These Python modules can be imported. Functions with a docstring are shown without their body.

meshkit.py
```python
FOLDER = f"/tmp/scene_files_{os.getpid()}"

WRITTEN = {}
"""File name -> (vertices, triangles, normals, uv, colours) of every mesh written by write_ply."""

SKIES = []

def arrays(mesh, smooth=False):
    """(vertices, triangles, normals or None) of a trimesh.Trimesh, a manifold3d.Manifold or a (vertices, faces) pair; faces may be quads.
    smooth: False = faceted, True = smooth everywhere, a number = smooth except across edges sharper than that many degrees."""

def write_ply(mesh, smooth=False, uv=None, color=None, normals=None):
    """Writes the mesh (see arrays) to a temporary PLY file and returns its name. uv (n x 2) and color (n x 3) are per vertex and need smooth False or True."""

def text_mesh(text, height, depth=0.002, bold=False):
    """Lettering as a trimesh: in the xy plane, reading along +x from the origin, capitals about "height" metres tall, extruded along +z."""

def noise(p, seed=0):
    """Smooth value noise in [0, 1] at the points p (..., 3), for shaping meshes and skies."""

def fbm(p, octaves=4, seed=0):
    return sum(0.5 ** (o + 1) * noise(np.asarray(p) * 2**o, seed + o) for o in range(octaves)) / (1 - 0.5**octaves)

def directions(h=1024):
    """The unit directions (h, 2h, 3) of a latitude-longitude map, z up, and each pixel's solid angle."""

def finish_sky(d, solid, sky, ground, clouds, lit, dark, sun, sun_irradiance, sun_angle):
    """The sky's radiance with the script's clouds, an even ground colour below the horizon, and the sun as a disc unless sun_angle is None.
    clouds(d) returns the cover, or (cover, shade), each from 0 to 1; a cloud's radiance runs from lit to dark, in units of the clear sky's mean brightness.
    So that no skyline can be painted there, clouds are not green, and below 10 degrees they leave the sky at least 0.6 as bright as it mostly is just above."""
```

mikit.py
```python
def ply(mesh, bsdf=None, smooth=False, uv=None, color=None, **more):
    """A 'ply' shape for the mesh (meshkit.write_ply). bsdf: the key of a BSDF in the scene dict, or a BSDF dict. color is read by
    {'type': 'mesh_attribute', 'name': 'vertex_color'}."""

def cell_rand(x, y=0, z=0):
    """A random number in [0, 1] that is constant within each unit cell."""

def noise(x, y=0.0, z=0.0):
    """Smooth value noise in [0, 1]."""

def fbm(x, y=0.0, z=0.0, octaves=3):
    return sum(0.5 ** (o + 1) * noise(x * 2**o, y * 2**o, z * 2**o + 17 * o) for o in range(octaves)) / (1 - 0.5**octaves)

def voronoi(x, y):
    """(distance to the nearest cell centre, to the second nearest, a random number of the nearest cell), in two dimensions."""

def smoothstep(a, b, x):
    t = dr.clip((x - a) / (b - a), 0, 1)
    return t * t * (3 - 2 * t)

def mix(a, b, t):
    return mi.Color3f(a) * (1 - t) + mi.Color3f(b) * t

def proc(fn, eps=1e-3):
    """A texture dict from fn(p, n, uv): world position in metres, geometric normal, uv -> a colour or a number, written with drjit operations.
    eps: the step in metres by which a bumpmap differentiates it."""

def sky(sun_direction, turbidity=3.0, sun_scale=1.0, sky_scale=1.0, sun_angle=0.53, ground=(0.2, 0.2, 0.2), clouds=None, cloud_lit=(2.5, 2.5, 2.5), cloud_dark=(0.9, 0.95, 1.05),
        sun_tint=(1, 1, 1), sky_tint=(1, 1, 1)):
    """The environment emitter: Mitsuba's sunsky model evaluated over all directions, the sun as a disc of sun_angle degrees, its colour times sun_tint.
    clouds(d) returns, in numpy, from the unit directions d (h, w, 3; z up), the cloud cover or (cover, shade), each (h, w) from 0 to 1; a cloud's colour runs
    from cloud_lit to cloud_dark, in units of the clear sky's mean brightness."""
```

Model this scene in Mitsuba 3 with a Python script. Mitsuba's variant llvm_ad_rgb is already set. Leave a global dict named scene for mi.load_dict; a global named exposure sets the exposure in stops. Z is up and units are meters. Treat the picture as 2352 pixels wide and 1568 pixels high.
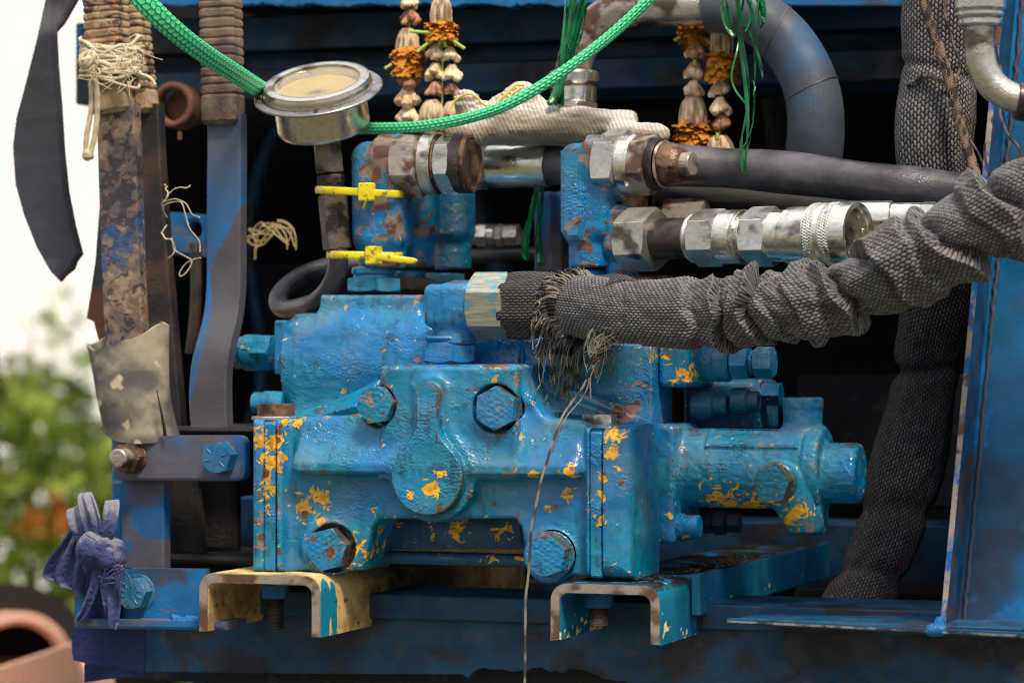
import math, random
import numpy as np, trimesh, manifold3d as m3
import drjit as dr, mitsuba as mi
import mikit, meshkit
from mikit import noise, fbm, voronoi, smoothstep, mix, proc
from scipy.interpolate import CubicSpline

# ------------------------------------------------------------------ camera, sky, exposure
D, F, H = 2.0, 7056.0, 1.0            # camera distance to the valve (m), focal length in picture units (2352 wide), camera height
exposure = 2.38
scene, labels = {}, {}
HFOV = math.degrees(2 * math.atan(1176 / F))
scene['camera'] = {'type': 'thinlens', 'fov': HFOV, 'fov_axis': 'x', 'aperture_radius': 0.0072, 'focus_distance': D + 0.0,
                   'near_clip': 0.05, 'far_clip': 200.0,
                   'to_world': mi.ScalarTransform4f().look_at(origin=[0, -D, H], target=[0, 0, H], up=[0, 0, 1])}
scene['sky'] = mikit.sky((0.22, -0.52, 0.83), turbidity=3, sun_scale=0.55, sun_angle=13, ground=(0.22, 0.21, 0.2),
                         clouds=lambda d: (np.ones(d.shape[:2]), 1 - np.clip(d[..., 2], 0, 1) ** 1.4), cloud_lit=(3.2, 3.2, 3.25), cloud_dark=(0.95, 0.98, 1.02), sun_tint=(1.0, 0.985, 0.96))
# ------------------------------------------------------------------ helpers: coordinates
TH = math.radians(20.0)               # the machine is turned 20 degrees against the camera's axis
E1 = np.array([math.cos(TH), -math.sin(TH), 0.0]); E2 = np.array([math.sin(TH), math.cos(TH), 0.0]); EZ = np.array([0, 0, 1.0])
PX = D / F                            # size of one measured unit at the valve (about 0.28 mm)

def W(u, v, y=0.0):
    "world point measured at (u, v) in a plane y metres behind the valve"
    s = (D + y) / F
    return np.array([(u - 1176) * s, y, H - (v - 784) * s])

def loc(u, v, b=0.0):
    "(a, c) in the machine's plane at depth b"
    rx = (u - 1176) / F
    t = (b + D * math.cos(TH)) / (math.sin(TH) * rx + math.cos(TH))
    return (t * rx) * math.cos(TH) - (t - D) * math.sin(TH), -(v - 784) / F * t

def M(a, b, c): return a * E1 + b * E2 + np.array([0, 0, H + c])
def at(u, v, b=0.0):
    a, c = loc(u, v, b); return M(a, b, c)
def toW(v):
    v = np.asarray(v, float); return v[:, :1] * E1 + v[:, 1:2] * E2 + np.array([0, 0, H]) + v[:, 2:3] * EZ
def unit(d): d = np.asarray(d, float); return d / np.linalg.norm(d)
def tu(p, d, U):
    "distance along d from p to where the picture's column U is met"
    q = U - 1176; return (q * (D + p[1]) - F * p[0]) / (F * d[0] - q * d[1])
def tv(p, d, V):
    q = 784 - V; return (q * (D + p[1]) - F * (p[2] - H)) / (F * d[2] - q * d[1])
def E(deg, up=0.0):
    "the machine's right axis turned a further deg towards the camera and tilted up"
    r = math.radians(deg); return unit(math.cos(r) * E1 - math.sin(r) * E2 + math.tan(math.radians(up)) * EZ)
def C(r, g, b): return [((x / 255 + 0.055) / 1.055) ** 2.4 if x > 10 else x / 255 / 12.92 for x in (r, g, b)]

# ------------------------------------------------------------------ helpers: scene entries
count = {}
def numbered(key):
    n = count.get(key, 0); count[key] = n + 1
    return key if n == 0 else f'{key}_{n:03d}'
def thing(name, label, cat, group=None):
    k = numbered(name); labels[k] = {'label': label, 'category': cat}
    if group: labels[k]['group'] = group
    return k
def put(key, mesh, mat, smooth):
    uv = None
    if isinstance(mesh, tuple) and len(mesh) == 3: mesh, uv = mesh[:2], mesh[2]; smooth = True
    scene[key] = mikit.ply(mesh, 'mat_' + mat, smooth=smooth, uv=uv)
    return key
def part(parent, name, mesh, mat, smooth=35, label=None, kind=None):
    k = put(numbered(parent + '__' + name), mesh, mat, smooth)
    if label or kind: labels[k] = {}
    if label: labels[k]['label'] = label
    if kind: labels[k]['kind'] = kind
    return k
def solo(name, mesh, mat, label, cat, group=None, smooth=35, kind=None):
    k = thing(name, label, cat, group)
    if kind: labels[k]['kind'] = kind
    return put(k, mesh, mat, smooth)
def structure(name, mesh, mat, smooth=False):
    labels[name] = {'kind': 'structure', 'label': name.replace('_', ' ')}
    return put(name, mesh, mat, smooth)

# ------------------------------------------------------------------ helpers: meshes
def vf(m):
    if isinstance(m, tuple): return np.asarray(m[0], float), np.asarray(m[1], int)
    if hasattr(m, 'to_mesh'):
        q = m.to_mesh(); return np.array(q.vert_properties[:, :3], float), np.array(q.tri_verts, int)
    return np.array(m.vertices, float), np.array(m.faces, int)
def tri(f):
    f = np.asarray(f, int); return np.vstack([f[:, [0, 1, 2]], f[:, [0, 2, 3]]]) if f.shape[1] == 4 else f
def join(*ms):
    V, Fc, n = [], [], 0
    for m in ms:
        v, f = vf(m); V.append(v); Fc.append(tri(f) + n); n += len(v)
    return np.vstack(V), np.vstack(Fc)
def joinuv(*ms):
    V, Fc, U, n = [], [], [], 0
    for v, f, u in ms: V.append(v); Fc.append(tri(f) + n); U.append(u); n += len(v)
    return np.vstack(V), np.vstack(Fc), np.vstack(U)
def frame(d, up=None):
    z = unit(d)
    if up is None: up = EZ if abs(z[2]) < 0.9 else E2
    x = np.cross(up, z); x = unit(x); return np.stack([x, np.cross(z, x), z])     # rows
def orient(m, p, d, roll=0.0, up=None):
    v, f = vf(m); R = frame(d, up)
    if roll:
        r = math.radians(roll); v = v @ np.array([[math.cos(r), math.sin(r), 0], [-math.sin(r), math.cos(r), 0], [0, 0, 1]])
    return v @ R + p, f
def lathe(profile, p, d, n=40, up=None):
    "surface of revolution: profile [(radius, distance along d)], closed at radius 0"
    pr = np.array(profile, float); a = np.arange(n) * 2 * np.pi / n
    v = np.stack([pr[:, :1] * np.cos(a), pr[:, :1] * np.sin(a), np.repeat(pr[:, 1:], n, 1)], -1).reshape(-1, 3)
    i, j = np.meshgrid(np.arange(len(pr) - 1), np.arange(n), indexing='ij'); k = (j + 1) % n
    f = np.stack([i * n + j, i * n + k, (i + 1) * n + k, (i + 1) * n + j], -1).reshape(-1, 4)
    R = frame(d, up); m = trimesh.Trimesh(v @ R + p, tri(f), process=False); m.merge_vertices(); m.update_faces(m.nondegenerate_faces())
    return np.array(m.vertices), np.array(m.faces)
def rod(r, t0, t1, p, d, ch=0.15, n=36):
    c = r * ch; return lathe([(0, t0), (r - c, t0), (r, t0 + c), (r, t1 - c), (r - c, t1), (0, t1)], p, d, n)
def ring(r0, r1, t0, t1, p, d, ch=0.0008, n=48):
    return lathe([(r0, t0 + ch), (r0 + ch, t0), (r1 - ch, t0), (r1, t0 + ch), (r1, t1 - ch), (r1 - ch, t1), (r0 + ch, t1), (r0, t1 - ch), (r0, t0 + ch)], p, d, n)
def hexa(R, t0, t1, p, d, roll=0.0, hole=0.0, both=True, n=6, ch=0.12):
    "hexagon nut or head with turned (chamfered) ends; R is the circumradius"
    L = t1 - t0
    cs = m3.CrossSection([[(R * math.cos(k * 2 * math.pi / n), R * math.sin(k * 2 * math.pi / n)) for k in range(n)]])
    cs = cs.offset(-R * 0.035, m3.JoinType.Miter).offset(R * 0.035, m3.JoinType.Round, circular_segments=24)
    h = m3.Manifold.extrude(cs, L)
    ri, c = R * math.cos(math.pi / n) * 0.985, R * ch
    pr = [(0, 0), (ri if both else R * 1.1, 0)] + ([(ri + c * 1.9, c)] if both else []) + [(ri + c * 1.9, L - c) if True else None, (ri, L), (0, L)]
    h = h ^ m3.Manifold.revolve(m3.CrossSection([pr]), 64)
    if hole: h = h - m3.Manifold.cylinder(L * 2, hole, hole, 40).translate([0, 0, -L / 2])
    v, f = vf(h); v[:, 2] += t0
    return orient((v, f), p, d, roll)
def rbox(lo, hi, r=0.002, seg=12):
    "rounded box in machine coordinates -> world"
    lo, hi = np.minimum(lo, hi), np.maximum(lo, hi); r = min(r, (hi - lo).min() * 0.49)
    s = m3.Manifold.sphere(r, seg); pts = [s.translate([x, y, z]) for x in (lo[0] + r, hi[0] - r) for y in (lo[1] + r, hi[1] - r) for z in (lo[2] + r, hi[2] - r)]
    v, f = vf(m3.Manifold.batch_hull(pts)); return toW(v), f
def pbox(u0, v0, u1, v1, b0, b1, r=0.002, seg=8):
    "rounded box whose front (depth b0) covers the measured rectangle"
    a0, c0 = loc(u0, v0, b0); a1, c1 = loc(u1, v1, b0); return rbox((a0, b0, c0), (a1, b1, c1), r, seg)
def prism(poly, b0, b1, r=0.0015, hole=None):
    "polygon measured at depth b0, extruded back to b1 with bevelled edges"
    pts = [loc(u, v, b0) for u, v in poly]; cs = m3.CrossSection([pts], m3.FillRule.EvenOdd)
    if hole: cs = cs - m3.CrossSection([[loc(u, v, b0) for u, v in h] for h in hole], m3.FillRule.EvenOdd)
    L = b1 - b0; r = min(r, L * 0.4)
    if r > 0:
        k = cs.offset(-r, m3.JoinType.Round, circular_segments=12)
        m = m3.Manifold.extrude(cs, L - 2 * r).translate([0, 0, r])
        for q in (0.35, 0.7): m = m + m3.Manifold.extrude(cs.offset(-r * (1 - math.sqrt(1 - (1 - q) ** 2)) if False else -r * (1 - q) ** 1.6, m3.JoinType.Round, circular_segments=12), L - 2 * r * q).translate([0, 0, r * q])
        m = m + m3.Manifold.extrude(k, L)
    else: m = m3.Manifold.extrude(cs, L)
    v, f = vf(m); return toW(np.stack([v[:, 0], b0 + v[:, 2], v[:, 1]], 1)), f[:, ::-1]
def spline(pts, n, closed=False):
    pts = np.array(pts, float); t = np.r_[0, np.cumsum(np.linalg.norm(np.diff(pts, axis=0), axis=1) ** 0.75)]
    q = CubicSpline(t, pts)(np.linspace(0, t[-1], n * 4)); s = np.r_[0, np.cumsum(np.linalg.norm(np.diff(q, axis=0), axis=1))]
    return np.stack([np.interp(np.linspace(0, s[-1], n), s, q[:, k]) for k in range(q.shape[1])], 1)
def tube(path, r, n=16, cap=True, up=None, fn=None, flat=None, twist=None):
    """path (N,3); r number or (N,); fn(s, phi) multiplies/adds radius (metres added); flat (N,2) half axes. returns v, f, uv (metres along, metres around)"""
    p = np.asarray(path, float); N = len(p); r = np.broadcast_to(np.asarray(r, float), (N,))
    t = np.gradient(p, axis=0); t /= np.linalg.norm(t, axis=1, keepdims=True)
    x = np.zeros_like(p); ref = np.array([0, 1.0, 0.0]) if up is None else np.asarray(up, float)
    for i in range(N):
        ref = ref - t[i] * (ref @ t[i]); ref /= np.linalg.norm(ref); x[i] = ref
    y = np.cross(t, x); s = np.r_[0, np.cumsum(np.linalg.norm(np.diff(p, axis=0), axis=1))]
    a = np.linspace(0, 2 * np.pi, n + 1); S, A = np.meshgrid(s, a, indexing='ij')
    Rr = np.repeat(r[:, None], n + 1, 1)
    if fn is not None: Rr = Rr + fn(S, A)
    ca, sa = np.cos(A), np.sin(A)
    if flat is not None: ca, sa = ca * flat[:, :1] / r[:, None], sa * flat[:, 1:] / r[:, None]
    if twist is not None:
        ct, st = np.cos(twist)[:, None], np.sin(twist)[:, None]; ca, sa = ca * ct - sa * st, ca * st + sa * ct
    v = p[:, None] + Rr[..., None] * (ca[..., None] * x[:, None] + sa[..., None] * y[:, None])
    uv = np.stack([S, A * r.mean()], -1).reshape(-1, 2); v = v.reshape(-1, 3); m = n + 1
    i, j = np.meshgrid(np.arange(N - 1), np.arange(n), indexing='ij')
    f = np.stack([i * m + j, i * m + j + 1, (i + 1) * m + j + 1, (i + 1) * m + j], -1).reshape(-1, 4)
    f = tri(f)
    if cap:
        k = len(v); v = np.vstack([v, p[:1], p[-1:]]); uv = np.vstack([uv, uv[:1], uv[-2:-1]]); j = np.arange(n)
        f = np.vstack([f, np.stack([j * 0 + k, j + 1, j], 1), np.stack([j * 0 + k + 1, (N - 1) * m + j, (N - 1) * m + j + 1], 1)])
    return v, f, uv
def wire(pts, r, n=8, N=40, jit=0.0, seed=0, taper=None):
    q = spline(pts, N)
    if jit:
        g = np.random.default_rng(seed); k = max(4, N // 5)
        q = q + CubicSpline(np.linspace(0, 1, k), g.normal(0, jit, (k, 3)))(np.linspace(0, 1, N))
    rr = r if taper is None else r * np.linspace(1, taper, N)
    return tube(q, rr, n)

# ------------------------------------------------------------------ helpers: cast shapes from distance fields (machine coordinates a, b, c)
def nets(f, o, h):
    "surface nets: the zero surface of the grid f"
    s = f < 0; nx, ny, nz = f.shape
    c = sum(s[i:nx - 1 + i, j:ny - 1 + j, k:nz - 1 + k].astype(np.int8) for i in (0, 1) for j in (0, 1) for k in (0, 1))
    act = (c > 0) & (c < 8); idx = -np.ones(act.shape, np.int64); I = np.argwhere(act); idx[act] = np.arange(len(I))
    acc, cnt = np.zeros((len(I), 3)), np.zeros((len(I), 1))
    for ax in range(3):
        for p in (0, 1):
            for q in (0, 1):
                o0 = np.zeros(3, int); o0[(ax + 1) % 3], o0[(ax + 2) % 3] = p, q; o1 = o0.copy(); o1[ax] = 1
                f0, f1 = f[tuple((I + o0).T)], f[tuple((I + o1).T)]; k = (f0 < 0) != (f1 < 0)
                t = np.where(k, f0 / np.where(k, f0 - f1, 1), 0); P = np.tile(o0.astype(float), (len(I), 1)); P[:, ax] = t
                acc += np.where(k[:, None], P, 0); cnt += k[:, None]
    v = (I + acc / cnt) * h + np.asarray(o); Q = []
    for ax in range(3):
        sl0 = [slice(1, -1)] * 3; sl0[ax] = slice(0, -1); sl1 = [slice(1, -1)] * 3; sl1[ax] = slice(1, None)
        a0, a1 = s[tuple(sl0)], s[tuple(sl1)]; e = np.argwhere(a0 != a1); flip = a1[tuple(e.T)]
        e = e + 1; e[:, ax] -= 1; u, w = (ax + 1) % 3, (ax + 2) % 3; cs = []
        for p, q in ((0, 0), (1, 0), (1, 1), (0, 1)):
            g = e.copy(); g[:, u] -= 1 - p; g[:, w] -= 1 - q; cs.append(idx[tuple(g.T)])
        q4 = np.stack(cs, 1); q4[flip] = q4[flip][:, ::-1]; Q.append(q4)
    return v, tri(np.vstack(Q))
def smin(a, b, k): h = np.clip(0.5 + 0.5 * (b - a) / k, 0, 1); return b + (a - b) * h - k * h * (1 - h)
def smax(a, b, k): return -smin(-a, -b, k)
def fpoly(pts, X, Y):
    "signed distance to a polygon"
    pts = np.array(pts, float); d = np.full(np.broadcast(X, Y).shape, 1e9); ins = np.zeros(d.shape, bool)
    for p, q in zip(pts, np.roll(pts, -1, 0)):
        e = q - p; wx, wy = X - p[0], Y - p[1]; t = np.clip((wx * e[0] + wy * e[1]) / (e @ e + 1e-18), 0, 1)
        d = np.minimum(d, (wx - e[0] * t) ** 2 + (wy - e[1] * t) ** 2)
        if e[1] != 0: ins ^= ((p[1] > Y) != (q[1] > Y)) & (X < p[0] + e[0] * (Y - p[1]) / e[1])
    d = np.sqrt(d); return np.where(ins, -d, d)
def ext(d2, B, b0, b1, r=0.0):
    w = np.abs(B - (b0 + b1) / 2) - (b1 - b0) / 2; x, y = d2 + r, w + r
    return np.minimum(np.maximum(x, y), 0) + np.sqrt(np.maximum(x, 0) ** 2 + np.maximum(y, 0) ** 2) - r
def fbox(A, B, Cc, lo, hi, r):
    lo, hi = np.minimum(lo, hi), np.maximum(lo, hi); m, hf = (lo + hi) / 2, (hi - lo) / 2
    x, y, z = np.abs(A - m[0]) - hf[0] + r, np.abs(B - m[1]) - hf[1] + r, np.abs(Cc - m[2]) - hf[2] + r
    return np.sqrt(np.maximum(x, 0) ** 2 + np.maximum(y, 0) ** 2 + np.maximum(z, 0) ** 2) + np.minimum(np.maximum(np.maximum(x, y), z), 0) - r
def cast(fn, lo, hi, h, rough=0.0, freq=220.0, seed=1):
    lo, hi = np.asarray(lo, float), np.asarray(hi, float); n = np.ceil((hi - lo) / h).astype(int) + 1
    A, B, Cc = (lo[k] + h * np.arange(n[k]) for k in range(3))
    f = np.broadcast_to(fn(A[:, None, None], B[None, :, None], Cc[None, None, :]), n).astype(float).copy()
    for ax in range(3):
        sl = [slice(None)] * 3; sl[ax] = [0, -1]; f[tuple(sl)] = np.maximum(f[tuple(sl)], h)
    v, fc = nets(f, lo, h); v = toW(v); m = trimesh.Trimesh(v, fc, process=False)
    nn = vnorm(v, fc)
    if rough: v = v + nn * (rough * (meshkit.fbm(v * freq, 2, seed) - 0.5))[:, None]
    # convex-edge measure for the wear of the paint: how far a vertex stands proud of its neighbourhood
    from scipy.sparse import coo_matrix, diags
    e = m.edges_unique; k = len(v); w = coo_matrix((np.ones(2 * len(e)), (np.r_[e[:, 0], e[:, 1]], np.r_[e[:, 1], e[:, 0]])), (k, k)).tocsr()
    Wm = diags(1 / np.maximum(np.asarray(w.sum(1)).ravel(), 1)) @ w; q = v.copy()
    for _ in range(8): q = Wm @ q
    cv = ((v - q) * nn).sum(1) / h; cv = Wm @ (Wm @ cv)
    return v, fc, np.stack([np.clip(cv, -3, 3), cv * 0], 1)
def vnorm(v, f):
    n = np.zeros_like(v); c = np.cross(v[f[:, 1]] - v[f[:, 0]], v[f[:, 2]] - v[f[:, 0]])
    for k in range(3): np.add.at(n, f[:, k], c)
    return n / np.maximum(np.linalg.norm(n, axis=1, keepdims=True), 1e-20)
def worldcast(fn, lo, hi, h):
    "distance field given in world coordinates"
    lo, hi = np.asarray(lo, float), np.asarray(hi, float); n = np.ceil((hi - lo) / h).astype(int) + 1
    X, Y, Z = (lo[k] + h * np.arange(n[k]) for k in range(3))
    f = np.broadcast_to(fn(X[:, None, None], Y[None, :, None], Z[None, None, :]), n).astype(float).copy()
    for ax in range(3):
        sl = [slice(None)] * 3; sl[ax] = [0, -1]; f[tuple(sl)] = np.maximum(f[tuple(sl)], h)
    return nets(f, lo, h)
def fcap(X, Y, Z, p, q, r0, r1=None):
    r1 = r0 if r1 is None else r1; p, q = np.asarray(p), np.asarray(q); e = q - p
    t = np.clip(((X - p[0]) * e[0] + (Y - p[1]) * e[1] + (Z - p[2]) * e[2]) / (e @ e), 0, 1)
    return np.sqrt((X - p[0] - e[0] * t) ** 2 + (Y - p[1] - e[1] * t) ** 2 + (Z - p[2] - e[2] * t) ** 2) - (r0 + (r1 - r0) * t)
# ------------------------------------------------------------------ materials
def mat(key, color, rough=0.5, metallic=0.0, spec=0.5, bump=None, scale=0.001, coat=0.0, two=False, sheen=0.0, eps=4e-4):
    tx = lambda c: proc(c) if callable(c) else ({'type': 'rgb', 'value': list(c)} if isinstance(c, (list, tuple)) else c)
    b = {'type': 'principled', 'base_color': tx(color), 'roughness': tx(rough), 'metallic': tx(metallic), 'specular': spec}
    if coat: b['clearcoat'] = coat; b['clearcoat_gloss'] = 0.85
    if sheen: b['sheen'] = sheen
    if bump: b = {'type': 'bumpmap', 'arbitrary': proc(bump, eps), 'scale': scale, 'bsdf': b}
    if two: b = {'type': 'twosided', 'bsdf': b}
    scene['mat_' + key] = b
def cl(x): return dr.clip(x, 0, 1)
def n3(p, f, g=None, h=None): return noise(p.x * f, p.y * (g or f), p.z * (h or f))
def f3(p, f, o=3): return fbm(p.x * f, p.y * f, p.z * f, o)
def warp(p, f, a):
    "bends the point by noise, so that patterns lose the grid of the value noise"
    return mi.Point3f(p.x * 0.83 + p.z * 0.56 + a * (n3(p, f) - 0.5), p.y + a * (n3(p + 1.7, f) - 0.5), p.z * 0.83 - p.x * 0.56 + a * (n3(p + 4.3, f) - 0.5))
YEL, RUST, GREY, GRIME = C(240, 182, 22), C(92, 62, 50), C(128, 112, 106), C(34, 32, 32)

# patches of bare yellow primer and of rust where the paint has come off: (u, v, depth, size in units)
YS = [(612, 1010, 0, 34), (615, 1060, 0, 30), (612, 1120, 0, 18), (606, 1170, 0, 14), (700, 1165, .014, 26), (732, 1138, .014, 30), (741, 1190, .014, 15),
      (995, 1125, -.009, 26), (1010, 1088, -.009, 15), (938, 1135, -.009, 12), (835, 1255, .03, 34), (822, 1290, .03, 26), (868, 1210, .03, 14),
      (1407, 1000, .002, 24), (1405, 1040, .002, 20), (1420, 1075, .002, 10), (1376, 1140, .002, 14), (1375, 1190, .002, 18), (1380, 1100, .002, 14), (1300, 1135, .014, 16),
      (1262, 1165, .014, 11), (1310, 1080, 0, 14), (1322, 1098, 0, 12), (1225, 1090, 0, 12), (680, 965, .01, 18), (655, 968, .01, 14), (1145, 835, .003, 13), (1140, 870, .003, 12),
      (975, 1215, .045, 20), (1040, 1220, .045, 30), (1150, 1215, .045, 34), (1120, 1270, .04, 22), (1010, 1262, .04, 18), (1190, 1270, .04, 20),
      (800, 705, .08, 9), (760, 740, .08, 9), (955, 700, .08, 12), (900, 705, .08, 6), (1522, 815, .07, 20), (1580, 855, .08, 22), (1545, 875, .07, 18), (1545, 1180, .07, 11),
      (1672, 1148, .085, 46), (1725, 1158, .085, 56), (1625, 1105, .06, 14), (1815, 1190, .04, 48), (1865, 1160, .06, 16), (1930, 1018, .06, 20), (1525, 1225, .07, 14), (1575, 1240, .07, 12), (1640, 1075, .06, 9), (1555, 1090, .07, 9)]
RS = [(880, 355, .08, 44), (850, 395, .08, 22), (905, 420, .08, 26), (870, 470, .08, 20), (905, 520, .08, 30), (895, 590, .08, 26), (1340, 345, .07, 40), (1375, 375, .07, 26), (1395, 430, .07, 26),
      (1300, 520, .07, 26), (1335, 560, .07, 30), (1320, 600, .07, 24), (1380, 560, .07, 26), (700, 1185, .014, 10), (1012, 1165, -.009, 10), (866, 922, .01, 15), (772, 1262, .01, 24), (1150, 845, .02, 26),
      (1210, 905, .045, 18), (1300, 910, .05, 24), (1400, 965, .05, 30), (1440, 945, .05, 30), (605, 1090, 0, 16), (1385, 985, .002, 12), (1430, 1105, .002, 10)]
OS = [(872, 395, .08, 10), (892, 402, .08, 9), (905, 505, .08, 13), (915, 555, .08, 14), (965, 560, .1, 14), (955, 585, .1, 12), (880, 465, .08, 8), (1305, 405, .07, 9), (1365, 425, .07, 9), (1305, 490, .07, 9), (1358, 575, .07, 9)]
def spotlist(L): return [(at(u, v, b), r * PX) for u, v, b, r in L]
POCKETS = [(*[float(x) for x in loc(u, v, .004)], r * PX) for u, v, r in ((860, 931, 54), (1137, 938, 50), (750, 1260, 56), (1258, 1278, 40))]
HUB, NECK = [float(x) for x in loc(985, 1096, -.004)], [float(x) for x in loc(985, 906, -.004)]
YSW, RSW, OSW = spotlist(YS), spotlist(RS), spotlist(OS)
def spots(p, L):
    s = mi.Float(0)
    for c, r in L:
        x, y = p.x - float(c[0]), p.y - float(c[1])
        d = dr.sqrt(dr.square(x * float(E1[0]) + y * float(E1[1])) + dr.square((x * float(E2[0]) + y * float(E2[1])) * 0.45) + dr.square(p.z - float(c[2]))) / (r * 1.6)
        s = dr.maximum(s, 1 - d)
    return dr.maximum(s, 0)
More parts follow.
